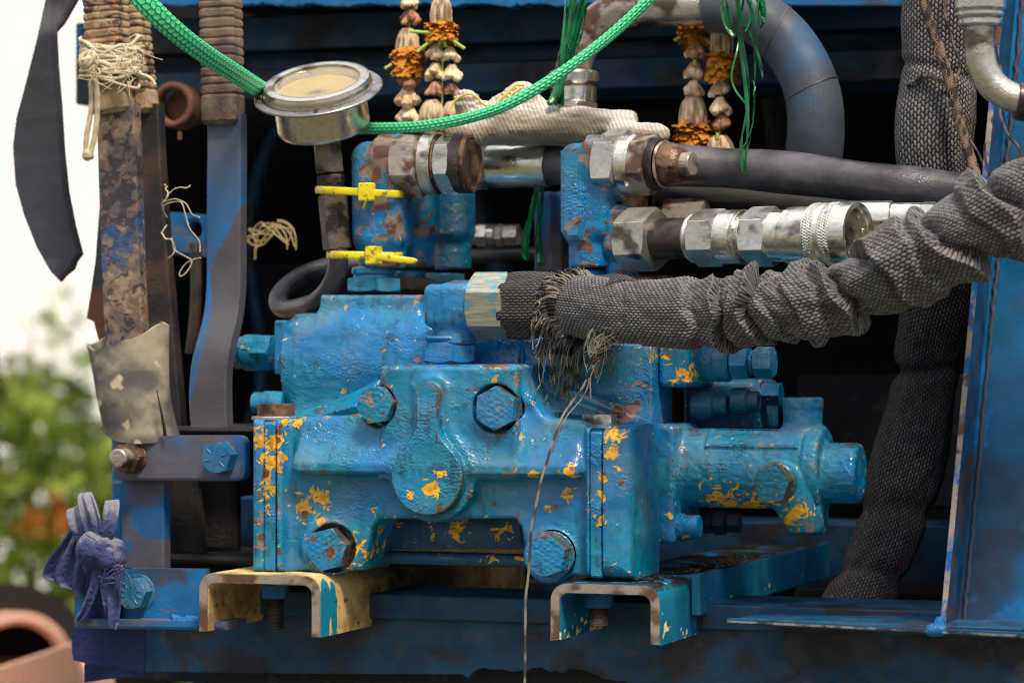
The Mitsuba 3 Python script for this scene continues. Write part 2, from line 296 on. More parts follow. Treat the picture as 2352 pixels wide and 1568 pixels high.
def paint(wear, ch=0.0, ru=0.0, yl=YSW, rl=RSW, ol=None, dark=1.0, teal=0.5, under=YEL, b1=(6, 116, 180), b2=(8, 126, 164)):
    B1, B2, B3 = C(*b1), C(*b2), C(10, 70, 105)
    def fn(p, n, uv):
        lo = n3(p, 22); mid = f3(p, 60, 2)
        base = mix(B1, B2, smoothstep(0.35, 0.65, lo * 0.6 + mid * 0.4 + (teal - 0.5)))
        base = mix(base, B3, 0.55 * smoothstep(0.55, 0.8, n3(p, 330, 330, 70)) * smoothstep(0.45, 0.6, mid))
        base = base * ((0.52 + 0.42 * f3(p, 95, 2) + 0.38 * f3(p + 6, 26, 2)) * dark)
        e = smoothstep(0.10, 0.42, uv.x) if wear else mi.Float(0)
        pw = warp(p, 170, 0.008); f = (f3(pw, 270, 4) - 0.5) * 1.6 + 0.5; g = (f3(pw + 3.1, 150, 4) - 0.5) * 1.35 + 0.5
        my = f + (n3(p, 31) - 0.5) * 0.22 + 0.78 * spots(p, yl) + 0.10 * e + ch - 0.15
        mr = g + (n3(p + 7, 27) - 0.5) * 0.22 + 0.72 * spots(p, rl) + 0.20 * e + ru - 0.08
        col = mix(base, RUST, 0.75 * smoothstep(0.745, 0.78, my) * smoothstep(0.4, 0.6, n3(p + 5, 90)))
        col = mix(col, mix(under, C(196, 140, 28), smoothstep(0.35, 0.65, f3(p, 260, 3))), smoothstep(0.785, 0.80, my))
        if wear and yl is YSW:
            # a dirty worn line round the raised hub and its neck
            a, b, c = p.x * float(E1[0]) + p.y * float(E1[1]), p.x * float(E2[0]) + p.y * float(E2[1]), p.z - H
            dk = dr.minimum(dr.sqrt(dr.square(a - HUB[0]) + dr.square(c - HUB[1])) - 88 * PX, dr.sqrt(dr.square(a - NECK[0]) + dr.square(c - dr.clip(c, HUB[1], NECK[1]))) - 27 * PX)
            ln = smoothstep(0.0011, 0.0003, dr.abs(dk + 0.0004 + 0.0010 * (n3(p, 260) - 0.5))) * smoothstep(0.40, 0.55, n3(p + 1, 110)) * smoothstep(0.004, 0.002, b)
            col = mix(col, C(62, 50, 46), 0.85 * ln)
            for hx, hz, hr in POCKETS:       # patchy near-black tone round the bolts, inside their pockets only
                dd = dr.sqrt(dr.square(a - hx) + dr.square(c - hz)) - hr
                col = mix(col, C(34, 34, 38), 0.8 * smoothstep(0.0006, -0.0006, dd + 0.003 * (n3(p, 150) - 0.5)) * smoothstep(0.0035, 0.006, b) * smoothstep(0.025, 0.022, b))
        col = mix(col, C(112, 122, 124), 0.26 * smoothstep(0.48, 0.70, f3(pw + 15, 40, 4)) * smoothstep(-0.5, 0.2, n.z))      # a film of dust
        # settled dirt on faces that look up
        up = smoothstep(0.72, 0.95, n.z) * smoothstep(0.42, 0.62, f3(p + 8, 130, 3))
        col = mix(col, C(66, 52, 46), 0.8 * up)
        rc = mix(RUST, GREY, smoothstep(0.4, 0.65, n3(p, 130)))
        col = mix(col, rc, smoothstep(0.80, 0.815, mr))
        if ol: col = mix(col, C(240, 150, 15), smoothstep(0.85, 0.87, f + 0.9 * spots(p, ol)))
        # rain streaks of grime on the upright faces, and fine specks of dirt
        stk = smoothstep(0.52, 0.75, noise(p.x * 240, p.y * 240, p.z * 14) * 0.6 + 0.4 * mid) * smoothstep(0.5, 0.2, dr.abs(n.z))
        col = mix(col, col * mi.Color3f(0.42, 0.5, 0.44), 0.55 * stk * smoothstep(0.4, 0.62, n3(p + 11, 24)))
        sp = n3(p, 620)
        return mix(col, C(40, 38, 40), 0.8 * smoothstep(0.86, 0.92, sp) * smoothstep(0.4, 0.7, mid))
    return fn
def lumps(p, n, uv): return (0.55 * f3(p, 420, 2) + 0.9 * f3(p, 900, 2)) * (0.15 + 0.85 * smoothstep(0.40, 0.66, f3(p + 2, 55, 2)))
def gloss(lo, hi, fr=70):
    return lambda p, n, uv: lo + (hi - lo) * smoothstep(0.3, 0.7, f3(p, fr, 2))
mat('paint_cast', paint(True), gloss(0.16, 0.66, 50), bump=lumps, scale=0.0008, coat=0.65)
mat('paint_old', paint(True, ch=-0.04, ru=0.175, yl=OSW, rl=RSW, under=C(240, 150, 15), b1=(8, 108, 172), b2=(6, 116, 162)), gloss(0.3, 0.55), bump=lumps, scale=0.0007, coat=0.2)
mat('paint_part', paint(False, ch=-0.01, ru=0.02), gloss(0.16, 0.4), bump=lumps, scale=0.0010, coat=0.6)
def paint_head(p, n, uv):
    # sides of the painted heads turn a patchy dark grey
    sd = smoothstep(0.93, 0.75, -(n.x * float(E2[0]) + n.y * float(E2[1])))
    return mix(HEADF(p, n, uv), mix(C(56, 52, 52), C(96, 88, 82), n3(p, 200)), sd * smoothstep(0.30, 0.52, f3(p, 150, 3)))
HEADF = paint(False, ch=-0.05, ru=0.10, teal=0.5)
mat('paint_head', paint_head, gloss(0.2, 0.45), bump=lambda p, n, uv: f3(p, 520, 2), scale=0.0008, coat=0.5)
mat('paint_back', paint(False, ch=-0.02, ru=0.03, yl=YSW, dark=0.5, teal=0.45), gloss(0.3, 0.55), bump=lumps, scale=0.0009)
mat('paint_dark', paint(False, ch=-0.3, ru=0.10, yl=[], rl=[], dark=0.22), 0.55)

def frame_paint(b1, b2, amount, under=C(58, 50, 50), f=26, lit=1.0):
    B1, B2 = C(*b1), C(*b2)
    def fn(p, n, uv):
        lo = f3(p, f, 4); m = f3(p + 5, f * 5, 3)
        col = mix(B1, B2, smoothstep(0.4, 0.6, f3(p, 45, 2)))
        col = mix(col, under, 0.8 * smoothstep(-0.03, 0.10, lo + 0.12 * (m - 0.5) - amount))
        return mix(col * (0.75 + 0.5 * m), C(80, 62, 52), 0.35 * smoothstep(0.66, 0.74, m))
    return fn
mat('frame_blue', frame_paint((12, 92, 152), (8, 102, 164), 0.60), gloss(0.35, 0.6), bump=lumps, scale=0.0004)
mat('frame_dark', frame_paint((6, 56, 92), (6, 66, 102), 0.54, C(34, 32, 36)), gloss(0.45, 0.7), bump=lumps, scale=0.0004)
mat('frame_black', frame_paint((2, 16, 34), (4, 22, 44), 0.5, C(15, 13, 14)), 0.7)  # near-black copy of the frame paint, bay shade put into its colour
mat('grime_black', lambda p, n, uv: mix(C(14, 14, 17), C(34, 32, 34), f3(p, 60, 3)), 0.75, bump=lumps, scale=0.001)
mat('bay_black', C(9, 10, 13), 0.9)  # the bay's shade is put into this near-black colour
mat('linkage_dark', frame_paint((30, 84, 140), (16, 96, 156), 0.45, C(88, 80, 82), 24), gloss(0.4, 0.65), bump=lumps, scale=0.0003)
LXA, LZA, LXB, LZB = map(float, (at(556, 470, .06)[0], at(556, 470, .06)[2], at(482, 612, .06)[0], at(482, 612, .06)[2]))
def levercol(p, n, uv):
    w = (f3(p, 70, 3) - 0.5) * 0.010
    # the grey undercoat shows below a slanting line and right of a blue run along the left edge
    t = (p.z - LZA) * (LXB - LXA) - (p.x - LXA) * (LZB - LZA)
    grey = smoothstep(-0.00004, 0.00004, (p.x - LXB - 0.001 + w * 0.4 + 0.24 * dr.maximum(LZB - p.z - 0.036, 0)) * 0.02) * smoothstep(-0.00002, 0.00006, t + w * 0.02)
    blue = mix(C(42, 88, 136), C(16, 100, 174), smoothstep(0.42, 0.6, f3(p + 3, 28, 3)))
    blue = mix(blue, C(70, 84, 106), smoothstep(H + 0.085, H + 0.135, p.z + w))
    return mix(blue, mix(C(84, 86, 98), C(62, 60, 68), f3(p, 50, 3)), grey)
mat('lever_dark', levercol, gloss(0.32, 0.55), bump=lumps, scale=0.0003)
def steel(base, dirt, t=0.55, f=55):
    return lambda p, n, uv: mix(C(*base) , C(*dirt), smoothstep(t, t + 0.16, f3(p, f, 4))) * (0.85 + 0.3 * n3(p, 420))
mat('zinc', steel((226, 224, 216), (126, 118, 106), 0.58), gloss(0.12, 0.30), 0.93, bump=lumps, scale=0.00025)
mat('zinc_worn', steel((204, 201, 194), (104, 96, 88), 0.56), gloss(0.16, 0.40), 0.88, bump=lumps, scale=0.0004)
mat('zinc_blue', lambda p, n, uv: mix(mix(C(196, 200, 186), C(140, 140, 128), n3(p, 90, 90, 900)), C(70, 170, 200), 0.7 * smoothstep(0.56, 0.64, f3(p, 170, 4) + 1.2 * (p.z - (H + 0.037)))), gloss(0.35, 0.5), 0.7)
mat('steel_rusty', steel((168, 160, 152), (96, 74, 64), 0.48, 70), gloss(0.35, 0.6), 0.6, bump=lumps, scale=0.0005)
mat('steel_brown', steel((112, 84, 66), (64, 46, 42), 0.45, 90), gloss(0.3, 0.55), 0.35, bump=lumps, scale=0.0008)
mat('steel_dark', steel((70, 62, 60), (38, 32, 34), 0.45, 70), gloss(0.25, 0.5), 0.4, bump=lumps, scale=0.0008)
mat('plate_edge', steel((150, 140, 134), (96, 74, 60), 0.46, 60), 0.5, 0.3)
mat('stem_brown', steel((104, 94, 84), (52, 46, 42), 0.48, 90), gloss(0.3, 0.5), 0.4, bump=lumps, scale=0.0006)
mat('gauge_steel', steel((206, 200, 190), (120, 104, 92), 0.62, 60), gloss(0.16, 0.34), 0.95, bump=lumps, scale=0.00015)
mat('gauge_flange', steel((150, 150, 158), (112, 104, 104), 0.5, 60), gloss(0.34, 0.5), 0.7)
mat('gauge_dial', lambda p, n, uv: mix(mix(C(176, 152, 50), C(142, 120, 40), f3(p, 60, 4)), C(76, 60, 28), smoothstep(0.0, 1.0, 1.0 - dr.sqrt(dr.square((p.x - GX) / 0.013) + dr.square((p.y - GY) / 0.007)) + 0.5 * (f3(p, 130, 3) - 0.5))), 0.9, spec=0.03)
mat('rubber', lambda p, n, uv: mix(C(40, 39, 46), C(82, 80, 92), smoothstep(0.35, 0.75, f3(p, 40, 4))), gloss(0.3, 0.5), spec=0.6, bump=lumps, scale=0.0004)
mat('rubber_grey', lambda p, n, uv: mix(C(60, 70, 84), C(44, 78, 112), smoothstep(0.48, 0.70, f3(p, 24, 3))) * (0.8 + 0.4 * n3(p, 60)), gloss(0.5, 0.7), bump=lumps, scale=0.0003)
mat('strap_rubber', lambda p, n, uv: mix(mix(C(56, 58, 70), C(104, 104, 116), smoothstep(0.5, 0.75, f3(p, 30, 3))), C(112, 68, 48), smoothstep(0.0, 0.02, (H + 0.075) - p.z - 0.05 * n3(p, 60))), 0.6, bump=lumps, scale=0.0005)
mat('boot_rubber', lambda p, n, uv: mix(mix(C(76, 76, 76), C(152, 145, 128), smoothstep(0.36, 0.70, f3(p, 40, 5) + 1.6 * (p.z - H + 0.022))), C(206, 192, 164), 0.7 * smoothstep(0.66, 0.74, f3(p + 2, 70, 3))) * (0.75 + 0.5 * f3(p, 160, 3)), 0.75, bump=lumps, scale=0.0004)
def rusty(p, n, uv):
    p = warp(p, 240, 0.005)
    a, b = f3(p, 72, 5), f3(p + 4, 120, 4)
    col = mix(C(146, 128, 108), C(112, 94, 80), smoothstep(0.4, 0.6, b))
    v = fbm(p.x * 190, p.y * 190, p.z * 64, 5)
    col = mix(col, C(70, 70, 84), 0.85 * smoothstep(0.40, 0.64, v * 0.6 + a * 0.4 + 0.3 * (n3(p, 16) - 0.45)))
    col = mix(col, C(38, 36, 50), 0.8 * smoothstep(0.54, 0.62, f3(p + 12, 150, 4) + 0.25 * (n3(p, 16) - 0.45)))
    col = mix(col, C(40, 78, 128), 0.7 * smoothstep(0.62, 0.68, n3(p + 9, 26) * 0.6 + 0.4 * b))
    return mix(col, C(150, 108, 76), 0.4 * smoothstep(0.62, 0.72, f3(p + 1, 170, 3)))
mat('lever_rust', rusty, gloss(0.5, 0.75), bump=lumps, scale=0.0008)
mat('lever_brown', lambda p, n, uv: mix(C(66, 52, 48), C(40, 36, 44), smoothstep(0.4, 0.6, f3(p, 40, 4))), 0.6, bump=lumps, scale=0.0006)
def gripcol(p, n, uv):
    p = warp(p, 110, 0.012)
    col = mix(C(158, 138, 112), C(124, 100, 80), smoothstep(0.4, 0.6, f3(p, 80, 3)))
    col = mix(col, C(70, 52, 56), smoothstep(0.54, 0.62, f3(p + 2, 95, 4)))
    return mix(col, C(182, 122, 66), 0.7 * smoothstep(0.62, 0.72, f3(p + 6, 190, 3)))
mat('grip_rust', gripcol, 0.75, bump=lumps, scale=0.001)
mat('grip_rust_dark', lambda p, n, uv: mix(C(108, 92, 78), C(78, 66, 64), smoothstep(0.4, 0.6, f3(p, 60, 3) + 1.3 * (H + 0.17 - p.z))), 0.75, bump=lumps, scale=0.0008)
def channel_cream(p, n, uv):
    a = f3(p, 40, 4); st = n3(p, 160, 160, 16)
    col = mix(C(206, 178, 122), C(150, 124, 84), smoothstep(0.42, 0.66, a))
    col = mix(col, C(10, 120, 158), smoothstep(0.74, 0.77, st * 0.7 + 0.3 * a + 0.22 * smoothstep(0.016, 0.0, dr.abs(p.x - (at(725, 1390, -.01)[0] + 0.010)))))
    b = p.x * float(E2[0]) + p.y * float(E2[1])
    col = mix(col, C(44, 36, 32), 0.85 * smoothstep(0.02, 0.14, b + 0.16 * (f3(warp(p, 60, 0.02), 60, 4) - 0.5)))      # shade under the valve painted in, patchy, deeper towards the back
    return mix(col, C(62, 44, 34), 0.7 * smoothstep(0.62, 0.74, f3(p + 2, 230, 4) + 0.15 * (n3(p, 40) - 0.5)))
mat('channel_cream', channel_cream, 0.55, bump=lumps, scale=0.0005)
def channel_teal(p, n, uv):
    a = f3(p, 110, 4); st = f3(mi.Point3f(p.x * 0.8 + p.z * 0.6, p.y, p.z * 0.8 - p.x * 0.6), 260, 3)
    col = mix(C(6, 106, 140), C(8, 94, 152), smoothstep(0.4, 0.6, f3(p, 25, 2))) * (0.8 + 0.4 * n3(p, 80, 80, 20))
    low = smoothstep(0.020, 0.0, p.z - (H - 0.190))
    col = mix(col, C(226, 206, 150), smoothstep(0.72, 0.74, st * 0.5 + 0.5 * a + 0.14 * low))
    top = smoothstep(0.5, 0.8, n.z)
    return mix(col, mix(C(52, 44, 38), C(20, 20, 22), a), cl(top * smoothstep(0.3, 0.45, f3(p, 90, 3))))
mat('channel_teal', channel_teal, gloss(0.4, 0.65), bump=lumps, scale=0.0005)
# fabrics: uv is metres along and around
def weave(x, y, lx, ly):
    "a woven stitch: rows of leaning bumps, every other row leaning the other way and shifted by half a stitch"
    j = dr.floor(y / ly); fy = y / ly - j - 0.5; odd = j - 2 * dr.floor(j / 2); sg = odd * 2 - 1
    fx = x / lx + 0.5 * odd + sg * fy * 0.35; i = dr.floor(fx); fx = fx - i - 0.5
    return dr.sqrt(dr.maximum(0, 1 - dr.square(fx * 2.1) - dr.square(fy * 2.15))), cell_rand_(i, j)
def cell_rand_(i, j): return mikit.cell_rand(i + 0.5, j + 0.5, 3)
def sleevecol(light, darkc, lx, ly, dust=None):
    L, Dk = C(*light), C(*darkc)
    def fn(p, n, uv):
        h, r = weave(uv.x, uv.y, lx, ly)
        col = mix(Dk, L, smoothstep(0.05, 0.75, h)) * (0.7 + 0.6 * r)
        return mix(col, col * mi.Color3f(C(255, 246, 236)) * 0.88, smoothstep(0.45, 0.7, f3(p, 28, 3)))
    return fn
mat('sleeve', sleevecol((106, 105, 110), (7, 7, 7), .0036, .0019), 0.55, sheen=0.3)
mat('sleeve_dark', sleevecol((96, 95, 102), (8, 8, 10), .0038, .0022), 0.5, bump=lambda p, n, uv: weave(uv.x, uv.y, .0038, .0022)[0], scale=0.0009, eps=3e-4)
mat('sleeve_back', sleevecol((116, 114, 120), (16, 16, 18), .0038, .0026), 0.6, bump=lambda p, n, uv: weave(uv.x, uv.y, .0038, .0026)[0], scale=0.0009, eps=3e-4)
mat('fray', lambda p, n, uv: mix(C(128, 122, 112), C(44, 41, 38), smoothstep(0.35, 0.7, n3(p, 160))) , 0.7)
mat('rope_green', lambda p, n, uv: mix(C(8, 140, 86), C(92, 218, 162), smoothstep(0.0, 0.8, weave(uv.x, uv.y, .0046, .0022)[0])), 0.5)
mat('plastic_green', lambda p, n, uv: mix(C(0, 66, 42), C(20, 128, 78), n3(p, 120)), 0.3, coat=0.4)
mat('tie_yellow', lambda p, n, uv: mix(mix(C(236, 218, 30), C(206, 186, 40), f3(p, 120, 3)), C(120, 104, 40), 0.8 * smoothstep(0.60, 0.72, f3(p + 4, 260, 3))), 0.35)
mat('twine', lambda p, n, uv: mix(C(216, 206, 182), C(164, 150, 124), n3(p, 220)), 0.85)
mat('cord_grey', lambda p, n, uv: mix(C(124, 120, 116), C(58, 54, 54), smoothstep(0.35, 0.65, n3(p, 260, 260, 120))), 0.8)
mat('cord_braid', lambda p, n, uv: mix(C(120, 104, 90), C(48, 42, 40), smoothstep(0.35, 0.65, n3(p, 300, 300, 150))), 0.85)
def glovecol(p, n, uv):
    rib = 0.5 + 0.5 * dr.sin((p.x * 0.85 + p.z * 0.4 - 0.1 * p.y) * 6.283 / 0.0025 + 2 * n3(p, 60))
    top = smoothstep(-0.2, 0.5, n.z)
    col = mix(C(172, 160, 142), C(206, 204, 206), top * 0.6 + 0.4 * f3(p, 30, 3))  # upward faces paler: top light painted into the knit
    col = mix(col, C(96, 82, 66), 0.55 * smoothstep(0.45, 0.7, f3(p + 3, 22, 4)))
    return col * (0.72 + 0.28 * smoothstep(0.05, 0.4, rib))
def gloverib(p, n, uv): return 0.7 * smoothstep(0.0, 0.5, 0.5 + 0.5 * dr.sin((p.x * 0.85 + p.z * 0.4 - 0.1 * p.y) * 6.283 / 0.0025 + 2 * n3(p, 60))) + 0.6 * f3(p, 420, 2)
def glovecol2(p, n, uv): 
    rib = smoothstep(0.05, 0.4, 0.5 + 0.5 * dr.sin((p.x * 0.85 + p.z * 0.4 - 0.1 * p.y) * 6.283 / 0.0025 + 2 * n3(p, 60)))
    col = mix(mix(C(180, 172, 162), C(144, 134, 120), smoothstep(0.35, 0.65, f3(p, 30, 3))), C(206, 204, 206), 0.7 * smoothstep(0.1, 0.8, n.z))  # light from above painted in: upward faces go whiter
    col = mix(col, C(110, 92, 72), 0.5 * smoothstep(0.52, 0.75, f3(p + 3, 26, 4)))
    return mix(C(98, 84, 68), col, 0.6 + 0.4 * rib)
mat('glove', glovecol2, 0.9, bump=gloverib, scale=0.0005)
mat('glove_thread', C(222, 190, 60), 0.8)
mat('rag_blue', lambda p, n, uv: mix(mix(C(62, 72, 122), C(40, 50, 96), f3(p, 50, 3)), C(116, 118, 134), smoothstep(0.42, 0.72, f3(p + 2, 45, 4) + 0.3 * (n.z - 0.3))), 0.9, bump=lambda p, n, uv: f3(p, 520, 3), scale=0.0016, two=True)
mat('rag_navy', lambda p, n, uv: mix(C(34, 50, 112), C(52, 62, 106), f3(p, 60, 3)), 0.9, bump=lambda p, n, uv: f3(p, 500, 2), scale=0.0008, two=True)
mat('marigold', lambda p, n, uv: mix(C(188, 120, 22), C(110, 68, 24), smoothstep(0.5, 0.75, f3(p, 110, 3))), 0.75, two=True)
mat('bud_cream', lambda p, n, uv: mix(C(240, 220, 190), C(190, 146, 106), smoothstep(0.4, 0.7, f3(p, 140, 3))), 0.7)
mat('bud_brown', lambda p, n, uv: mix(C(178, 130, 102), C(120, 80, 62), smoothstep(0.4, 0.7, f3(p, 140, 3))), 0.7)
mat('bud_grey', lambda p, n, uv: mix(C(196, 176, 148), C(128, 106, 82), smoothstep(0.4, 0.7, noise(p.x * 400, p.y * 400, p.z * 90))), 0.75)
mat('stem_green', C(156, 186, 84), 0.6)
mat('straw', C(176, 158, 116), 0.8)
mat('orange_rust', lambda p, n, uv: mix(C(120, 80, 58), C(70, 52, 46), f3(p, 60, 3)), 0.75)
mat('white_wall', lambda p, n, uv: mi.Color3f(C(248, 251, 255)) * (0.97 + 0.03 * f3(p, 3, 3)), 0.9)
mat('terracotta', lambda p, n, uv: mix(C(184, 146, 130), C(150, 114, 100), f3(p, 14, 3)), 0.8)
mat('terracotta_inside', C(24, 18, 17), 0.9)
mat('plank_pink', lambda p, n, uv: mix(C(222, 172, 150), C(190, 138, 118), f3(p, 10, 3)), 0.8)
mat('soil', lambda p, n, uv: mix(C(92, 84, 70), C(70, 76, 48), f3(p, 4, 3)), 0.95)
for k, c in (('leaf_green', (96, 118, 46)), ('leaf_light', (142, 156, 78)), ('leaf_dark', (76, 94, 46)), ('leaf_orange', (206, 124, 66))):
    scene['mat_' + k] = {'type': 'principledthin', 'base_color': {'type': 'rgb', 'value': C(*c)}, 'roughness': 0.5, 'diff_trans': 0.5, 'spec_trans': 0.0}
scene['mat_glass'] = {'type': 'thindielectric', 'int_ior': 1.45}
mat('bolt_teal', paint(False, ch=-0.2, ru=0.04, yl=[], rl=[], b1=(14, 96, 156), b2=(24, 112, 156)), gloss(0.3, 0.5), bump=lumps, scale=0.0006, coat=0.3)

def postcol(p, n, uv):
    a, b = f3(p, 18, 4), noise(p.x * 30, p.y * 30, p.z * 9)
    col = mix(C(12, 118, 190), C(12, 94, 148), smoothstep(0.35, 0.6, b))
    col = mix(col, C(50, 52, 62), 0.75 * smoothstep(0.54, 0.72, a * 0.6 + b * 0.4))
    return mix(col, C(14, 120, 206), 0.7 * smoothstep(0.60, 0.68, f3(p + 4, 34, 4))) * (0.8 + 0.4 * n3(p, 90))
mat('post_web', postcol, gloss(0.3, 0.55), bump=lumps, scale=0.00025)
mat('post_flange', frame_paint((2, 56, 92), (4, 70, 120), 0.54, C(58, 46, 42), 20), gloss(0.35, 0.6), bump=lumps, scale=0.0005)
mat('worn_edge', lambda p, n, uv: mix(mix(C(20, 100, 180), C(164, 154, 152), smoothstep(0.32, 0.56, noise(p.x * 120, p.y * 120, p.z * 60) * 0.6 + 0.4 * f3(p, 240, 3))), C(112, 72, 56), smoothstep(0.58, 0.66, f3(p, 80, 3))), 0.4, bump=lumps, scale=0.0006)
mat('bare_edge', lambda p, n, uv: mix(C(150, 148, 156), C(58, 60, 72), smoothstep(0.40, 0.62, f3(p, 120, 4))), gloss(0.3, 0.5), 0.5)
mat('leaf_dry', C(196, 140, 120), 0.7)
mat('sleeve_inner', sleevecol((74, 73, 80), (5, 5, 6), .0036, .0020), 0.5, bump=lambda p, n, uv: weave(uv.x, uv.y, .0036, .0020)[0], scale=0.0008, eps=3e-4)
mat('post_seam', lambda p, n, uv: mix(C(30, 76, 116), C(84, 66, 58), f3(p, 60, 3)), 0.6)
mat('paint_bar_dark', paint(False, ch=0.03, ru=0.07, dark=0.55, b1=(4, 96, 160), b2=(4, 104, 140)), gloss(0.25, 0.55), bump=lumps, scale=0.0006)  # darker copy of the valve paint, for the bar in the arch
# ------------------------------------------------------------------ ground, far surroundings
Q = lambda u, v, y: W(u, v, y)
def quad(a, b, c, d): return np.array([a, b, c, d]), np.array([[0, 1, 2, 3]])
structure('ground', quad([-60, -20, 0], [60, -20, 0], [60, 80, 0], [-60, 80, 0]), 'soil')

# ------------------------------------------------------------------ the truck's frame and machine bay
T = thing('truck_frame', 'dark blue steel frame of the machine bay behind the blue valve', 'frame')
g = np.random.default_rng(5)
# top rail: bright blue flange edge with a flame-cut lower lip, then the bay's roof behind it
lip = [(186, -190), (186, 2)] + [(u, 12 + 3.0 * math.sin(u * .05) + g.normal(0, 1.6)) for u in range(225, 1420, 9)] + [(1420, 12), (2100, 14), (2100, -190)]
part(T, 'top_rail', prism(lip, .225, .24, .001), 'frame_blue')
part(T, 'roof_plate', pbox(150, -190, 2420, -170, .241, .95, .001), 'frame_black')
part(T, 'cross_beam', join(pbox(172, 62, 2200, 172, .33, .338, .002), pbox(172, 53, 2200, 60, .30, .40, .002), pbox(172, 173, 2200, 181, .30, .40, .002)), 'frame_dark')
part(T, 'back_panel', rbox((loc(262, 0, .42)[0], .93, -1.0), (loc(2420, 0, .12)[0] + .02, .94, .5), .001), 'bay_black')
part(T, 'side_panel', pbox(262, -330, 270, 1600, .42, .93, .001), 'bay_black')  # added panel, blocks light from the left side of the bay
part(T, 'side_panel', pbox(2420, -190, 2432, 1800, .12, .93, .001), 'frame_black')  # added out of view, closes the bay's right side to light
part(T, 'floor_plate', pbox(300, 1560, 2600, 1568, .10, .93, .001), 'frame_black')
# lower rail: a face with a flame-cut hole in its lower edge
low = [(330, 1412), (2460, 1412), (2460, 1640), (1450, 1640)] + [(u, 1538 + 18 * abs(math.sin((u - 1100) * .009)) * 0 + (30 * max(0, (u - 1330) / 110) if u > 1330 else 0) + 4 * math.sin(u * .06) + g.normal(0, 2.2)) for u in range(1440, 1080, -11)] + [(1075, 1556), (1060, 1548), (330, 1544)]
part(T, 'lower_rail', prism(low, .075, .085, .001), 'frame_dark')
part(T, 'lower_rail_lip', pbox(330, 1402, 2460, 1412, .07, .15, .0015), 'frame_dark')
part(T, 'under_rail', pbox(440, 1546, 566, 1640, .12, .16, .002), 'frame_blue')
part(T, 'under_rail', pbox(330, 1700, 2460, 1800, .09, .60, .002), 'frame_black')
# right post: an angle with a forward flange whose worn edge faces out, and a web behind it
def lean(v): return 2292 - (2292 - 2158) * v / 1430.0
def leanprism(v0, v1, b0, b1, w0, w1):
    pts = [(lean(v0) + w0, v0), (lean(v0) + w1, v0), (lean(v1) + w1, v1), (lean(v1) + w0, v1)]; return prism(pts, b0, b1, .0015)
part(T, 'post_flange', leanprism(-80, 1438, .021, .062, 0, 13), 'post_flange')
part(T, 'post_edge', leanprism(-80, 1438, .018, .0208, .5, 13), 'worn_edge', label='worn bare front edge of the right post')
part(T, 'post_web', leanprism(-80, 1436, .060, .070, 16, 400), 'post_web')
wl = np.array([at(lean(v) + 13 + 43 + g.normal(0, 1.2), v, .0595) for v in range(-60, 1440, 12)])
part(T, 'weld_bead', tube(spline(wl, 200), .0015, 10)[:2], 'post_seam', 180)
part(T, 'post_base', join(prism([(1668, 1421), (2346, 1454), (2346, 1466), (1668, 1433)], .0, .012, .0015), pbox(1690, 1430, 2346, 1441, .012, .09, .001)), 'frame_dark', label='worn flat ledge along the foot of the right post')
part(T, 'ledge_edge', prism([(1670, 1424), (2344, 1457), (2344, 1463), (1670, 1429)], -.0016, -.0002, .0006), 'bare_edge', label='bare bright front edge of the ledge')
part(T, 'weld_blob', worldcast(lambda X, Y, Z: smin(fcap(X, Y, Z, at(2140, 1447, .002), at(2162, 1446, .002), .0040), fcap(X, Y, Z, at(2154, 1440, .004), at(2160, 1424, .012), .0034), .002) + .0006 * np.sin(X * 2600 + Z * 900) * np.cos(Z * 2100 + Y * 700), at(2152, 1444, -.002) - .013, at(2152, 1444, -.002) + .013, .0009), 'frame_blue', True)
# deep floor beams seen under the spool cap
part(T, 'inner_beam', pbox(1500, 1190, 2330, 1345, .42, .47, .003), 'frame_dark')
part(T, 'inner_beam', pbox(1830, 860, 2300, 1170, .55, .60, .003), 'frame_black')
part(T, 'inner_beam', pbox(1200, 1330, 2400, 1420, .30, .40, .003), 'frame_black')
part(T, 'inner_post', pbox(1225, 440, 1266, 660, .24, .30, .003), 'linkage_dark', label='narrow grey upright between the two tall elbows')
part(T, 'inner_post', pbox(1268, 440, 1292, 660, .26, .30, .003), 'frame_dark')
# a rusty ring flange and a lugged plate deep in the left of the bay
p, d = at(410, 243, .26), -E2
part(T, 'ring_flange', join(ring(.0125, .0175, 0, .012, p, d, .0015), rod(.0135, -.03, -.004, p, d), ring(.0165, .0178, -.01, 0, p, d)), 'orange_rust')
part(T, 'drip_nipple', join(rod(.0016, 0, .006, at(413, 303, .25), -EZ)), 'orange_rust')
part(T, 'lug_plate', prism([(384, 486), (466, 492), (466, 590), (384, 586)], .20, .215, .003, hole=[[(446 + 15 * math.cos(t), 528 + 19 * math.sin(t)) for t in np.linspace(0, 6.283, 25)[:-1]]]), 'linkage_dark')
part(T, 'brake_rod', tube(spline([at(448, 560, .19), at(450, 690, .19), at(438, 812, .19)], 20), .0042, 14)[:2], 'lever_brown', 60)
part(T, 'left_edge_plate', pbox(172, 62, 192, 150, .29, .329, .002), 'frame_blue')
part(T, 'left_upright', pbox(254, 1000, 276, 1200, .13, .17, .002), 'frame_blue')
part(T, 'inner_pipe', tube(spline([at(1778, 225, .55), at(1790, 300, .55), at(1800, 420, .55)], 20), .012, 14)[:2], 'lever_brown', 60)
part(T, 'inner_cable', tube(spline([at(640, 300, .6), at(590, 420, .6), at(575, 600, .6), at(600, 780, .6), at(560, 1000, .6)], 50), .007, 12)[:2], 'frame_dark', 60)
part(T, 'inner_cable', tube(spline([at(1080, 420, .62), at(1120, 520, .62), at(1160, 640, .62)], 30), .012, 12)[:2], 'frame_dark', 60)
part(T, 'inner_panel', pbox(1380, 250, 1560, 420, .60, .62, .003), 'frame_black')
